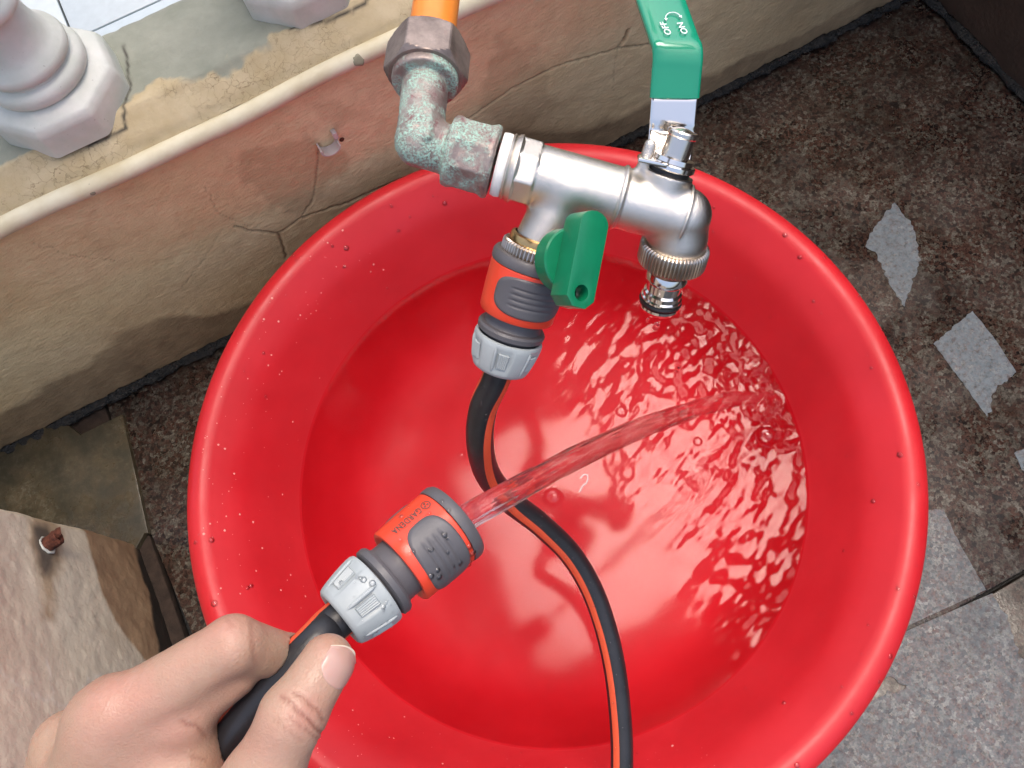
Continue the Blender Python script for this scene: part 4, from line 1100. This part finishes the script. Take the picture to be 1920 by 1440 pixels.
# ------------------------------------------------------------------ hand
def hand():
    t = thing('person', at(200, 1500, .32), 'bare left hand of a person pinching the hose end between thumb and forefinger', 'person')
    A = at
    mm = .001
    tipT = A(613, 1242, .279); ipT = A(547, 1345, .270); mcT = A(487, 1475, .272); cmT = A(330, 1720, .300)
    idxM = A(208, 1356, .292); idxP = A(437, 1207, .290); idxD = A(545, 1234, .312); idxT = A(610, 1262, .330)
    midM = A(132, 1402, .312); wrist = A(40, 1900, .335); elb = A(-260, 2700, .42)
    cre = [([(528, 1306), (548, 1318), (560, 1334), (580, 1350), (592, 1366), (603, 1374)], .0007, 1.0), ([(552, 1298), (572, 1308), (585, 1324), (598, 1334), (606, 1350)], .0006, .8), ([(540, 1345), (575, 1370), (598, 1388)], .0006, .5), ([(515, 1350), (545, 1375), (565, 1390)], .0005, .35),
           ([(340, 1352), (352, 1360), (366, 1360), (378, 1372), (386, 1380)], .0008, .7), ([(472, 1165), (474, 1200), (478, 1240)], .0009, .45), ([(425, 1160), (437, 1172)], .0006, .4), ([(360, 1420), (385, 1425)], .0008, .6)]
    def proj(P):
        q = P-CAM; z = q@FWD; return np.stack([960+F*(q@RIGHT)/z, 720+F*(q@DOWN)/z], -1), z
    def f(P):
        th = capsule(P, tipT, ipT, .0096, .0108)
        th = smin(th, capsule(P, ipT, mcT, .0112, .0126), .004)
        th = smin(th, capsule(P, mcT, cmT, .0135, .020), .006)
        ix = capsule(P, idxM, idxP, .0135, .0102)
        ix = smin(ix, capsule(P, A(310, 1345, .297), A(440, 1262, .298), .0125, .0088), .005)
        ix = smin(ix, capsule(P, idxP, idxD, .0100, .0088), .003)
        ix = smin(ix, capsule(P, idxD, idxT, .0085, .0075), .003)
        md = capsule(P, midM, A(330, 1300, .345), .0125, .0095); md = smin(md, capsule(P, A(330, 1300, .345), A(425, 1372, .362), .0095, .0085), .003)
        md = smin(md, capsule(P, A(425, 1372, .362), A(470, 1440, .352), .0085, .0075), .003)
        rg = capsule(P, A(95, 1490, .335), A(270, 1440, .375), .012, .0092); rg = smin(rg, capsule(P, A(270, 1440, .375), A(370, 1500, .375), .0092, .0075), .003)
        pk = capsule(P, A(80, 1590, .355), A(220, 1570, .395), .0105, .0085); pk = smin(pk, capsule(P, A(220, 1570, .395), A(310, 1620, .39), .0085, .007), .003)
        pm = capsule(P, idxM, wrist, .0150, .024)
        pm = smin(pm, capsule(P, midM, wrist, .0145, .024), .010)
        pm = smin(pm, capsule(P, A(95, 1490, .335), wrist, .014, .022), .010)
        pm = smin(pm, capsule(P, A(85, 1590, .355), wrist, .012, .022), .010)
        pm = smin(pm, capsule(P, A(215, 1360, .296), A(332, 1450, .300), .0155, .0150), .008)
        pm = smin(pm, capsule(P, A(345, 1352, .2955), A(365, 1420, .302), .0100, .0100), .003)
        pm = smin(pm, capsule(P, A(345, 1440, .300), A(400, 1560, .305), .0135, .016), .006)
        pm = smin(pm, capsule(P, A(400, 1560, .31), cmT, .0160, .022), .010)
        pm = smin(pm, capsule(P, cmT, wrist, .021, .025), .014)
        pm = smin(pm, capsule(P, wrist, elb, .0255, .036), .012)
        d = smin(pm, ix, .006); d = smin(d, th, .005); d = smin(d, md, .0025); d = smin(d, rg, .0025); d = smin(d, pk, .0025)
        # knuckle mounds and tendon
        d = smin(d, np.linalg.norm(P-A(212, 1328, .2865), axis=-1)-.0075, .010)
        # keep clear of the hose
        for a_, b_ in zip(hz_[:-1], hz_[1:]):
            e_, _ = seg_dist(P, a_, b_); d = np.maximum(d, -(e_-.0080))
        d = d+.00022*vnoise(P*150)+.0004*vnoise(P*55)
        return d
    hz_ = [HA, at(595, 1200, .308), at(540, 1256, .305), at(480, 1322, .306), at(420, 1395, .308), at(375, 1455, .312), at(300, 1570, .325), at(190, 1760, .35), at(60, 2000, .39)]
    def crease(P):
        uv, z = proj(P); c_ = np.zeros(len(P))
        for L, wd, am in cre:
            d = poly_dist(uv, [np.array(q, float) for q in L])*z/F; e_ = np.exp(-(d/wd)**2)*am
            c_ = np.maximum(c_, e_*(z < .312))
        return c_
    lo = np.minimum.reduce([tipT, idxP, midM, wrist, cmT, A(60, 1900, .38)])-.034; hi = np.maximum.reduce([tipT, idxP, midM, wrist, cmT, A(310, 1620, .39)])+.034
    h = .00105
    n = np.ceil((hi-lo)/h).astype(int)+1
    g = np.stack(np.meshgrid(*[lo[i]+h*np.arange(n[i]) for i in range(3)], indexing='ij'), -1)
    Fg = np.empty(g.shape[:3])
    for i in range(0, n[0], 6): Fg[i:i+6] = f(g[i:i+6])
    V, Q = surf_nets(Fg, lo, h)
    e = 4e-4
    G = np.stack([f(V+np.eye(3)[i]*e)-f(V-np.eye(3)[i]*e) for i in range(3)], -1); G /= np.linalg.norm(G, axis=1)[:, None]+1e-12
    V = V-G*f(V)[:, None]*.9
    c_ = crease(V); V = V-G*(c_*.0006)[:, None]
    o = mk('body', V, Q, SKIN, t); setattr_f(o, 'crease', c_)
    uv, z = proj(V)
    red = np.zeros(len(V))
    for (x, y, r_, k_) in ((212, 1310, 70, .6), (480, 1390, 60, .35), (420, 1170, 40, .5), (575, 1340, 45, .5), (300, 1400, 80, .35), (610, 1215, 30, .3)):
        red = np.maximum(red, .65*k_*np.exp(-((uv[:, 0]-x)**2+(uv[:, 1]-y)**2)/r_**2))
    setattr_f(o, 'red', red)
    # thumbnail lying on the thumb
    ax = tipT-ipT; ax /= np.linalg.norm(ax); r0 = cdir(.50, .25, -.80); r0 -= ax*(r0@ax); r0 /= np.linalg.norm(r0); r1 = np.cross(ax, r0)
    nc_ = tipT-ax*.0002
    N1, N2 = 28, 26; NV = []
    for i in range(N1+1):
        for j in range(N2+1):
            s = i/N1; q = j/N2*2-1
            wid = .88*(1-.06*(1-s)); zz = -.0052+.0132*s
            # rounded cuticle and rounded tip
            zz += (-.0008+.0048*abs(q)**2.6)*(1-s) - .0030*q*q*s
            a_ = q*wid
            dr = r0*math.cos(a_)+r1*math.sin(a_); base = nc_+ax*zz
            NV.append((base, dr, s, q))
    base = np.array([b_[0] for b_ in NV]); dr = np.array([b_[1] for b_ in NV]); lo_ = np.full(len(NV), .002); hi_ = np.full(len(NV), .016)
    for _ in range(18):
        mid = (lo_+hi_)/2; v_ = f(base+dr*mid[:, None]); lo_ = np.where(v_ < 0, mid, lo_); hi_ = np.where(v_ < 0, hi_, mid)
    S = np.array([b_[2] for b_ in NV]); Qq = np.array([b_[3] for b_ in NV])
    # smooth radius so that the plate is clean
    Rr = lo_.reshape(N1+1, N2+1)
    for _ in range(6): Rr[1:-1, 1:-1] = (Rr[1:-1, 1:-1]*2+Rr[:-2, 1:-1]+Rr[2:, 1:-1]+Rr[1:-1, :-2]+Rr[1:-1, 2:])/6
    Rr = Rr.ravel(); off = np.where((np.abs(Qq) > .98) | (S < .01), -.0004, .00045*(1-.3*np.abs(Qq)))+np.where(S > .9, .0003, 0)
    zq = np.clip((S-.88)/.12, 0, 1); Vn = base+dr*(np.maximum(Rr, .0072*zq)+off)[:, None]
    Fc = []; mi = []
    for i in range(N1):
        for j in range(N2): Fc.append((i*(N2+1)+j, i*(N2+1)+j+1, (i+1)*(N2+1)+j+1, (i+1)*(N2+1)+j)); mi.append(1 if i/N1 > .94 else 0)
    nb = len(Vn); Vn = np.concatenate([Vn, Vn-dr*.0006])                      # give the plate thickness
    Fc += [tuple(q+nb for q in fc[::-1]) for fc in Fc]; mi += mi
    for j in range(N2): Fc.append((N1*(N2+1)+j, N1*(N2+1)+j+1, nb+N1*(N2+1)+j+1, nb+N1*(N2+1)+j)); mi.append(1)
    mk('thumbnail', Vn, Fc, [NAIL, NAILTIP], t, matidx=mi)
hand()
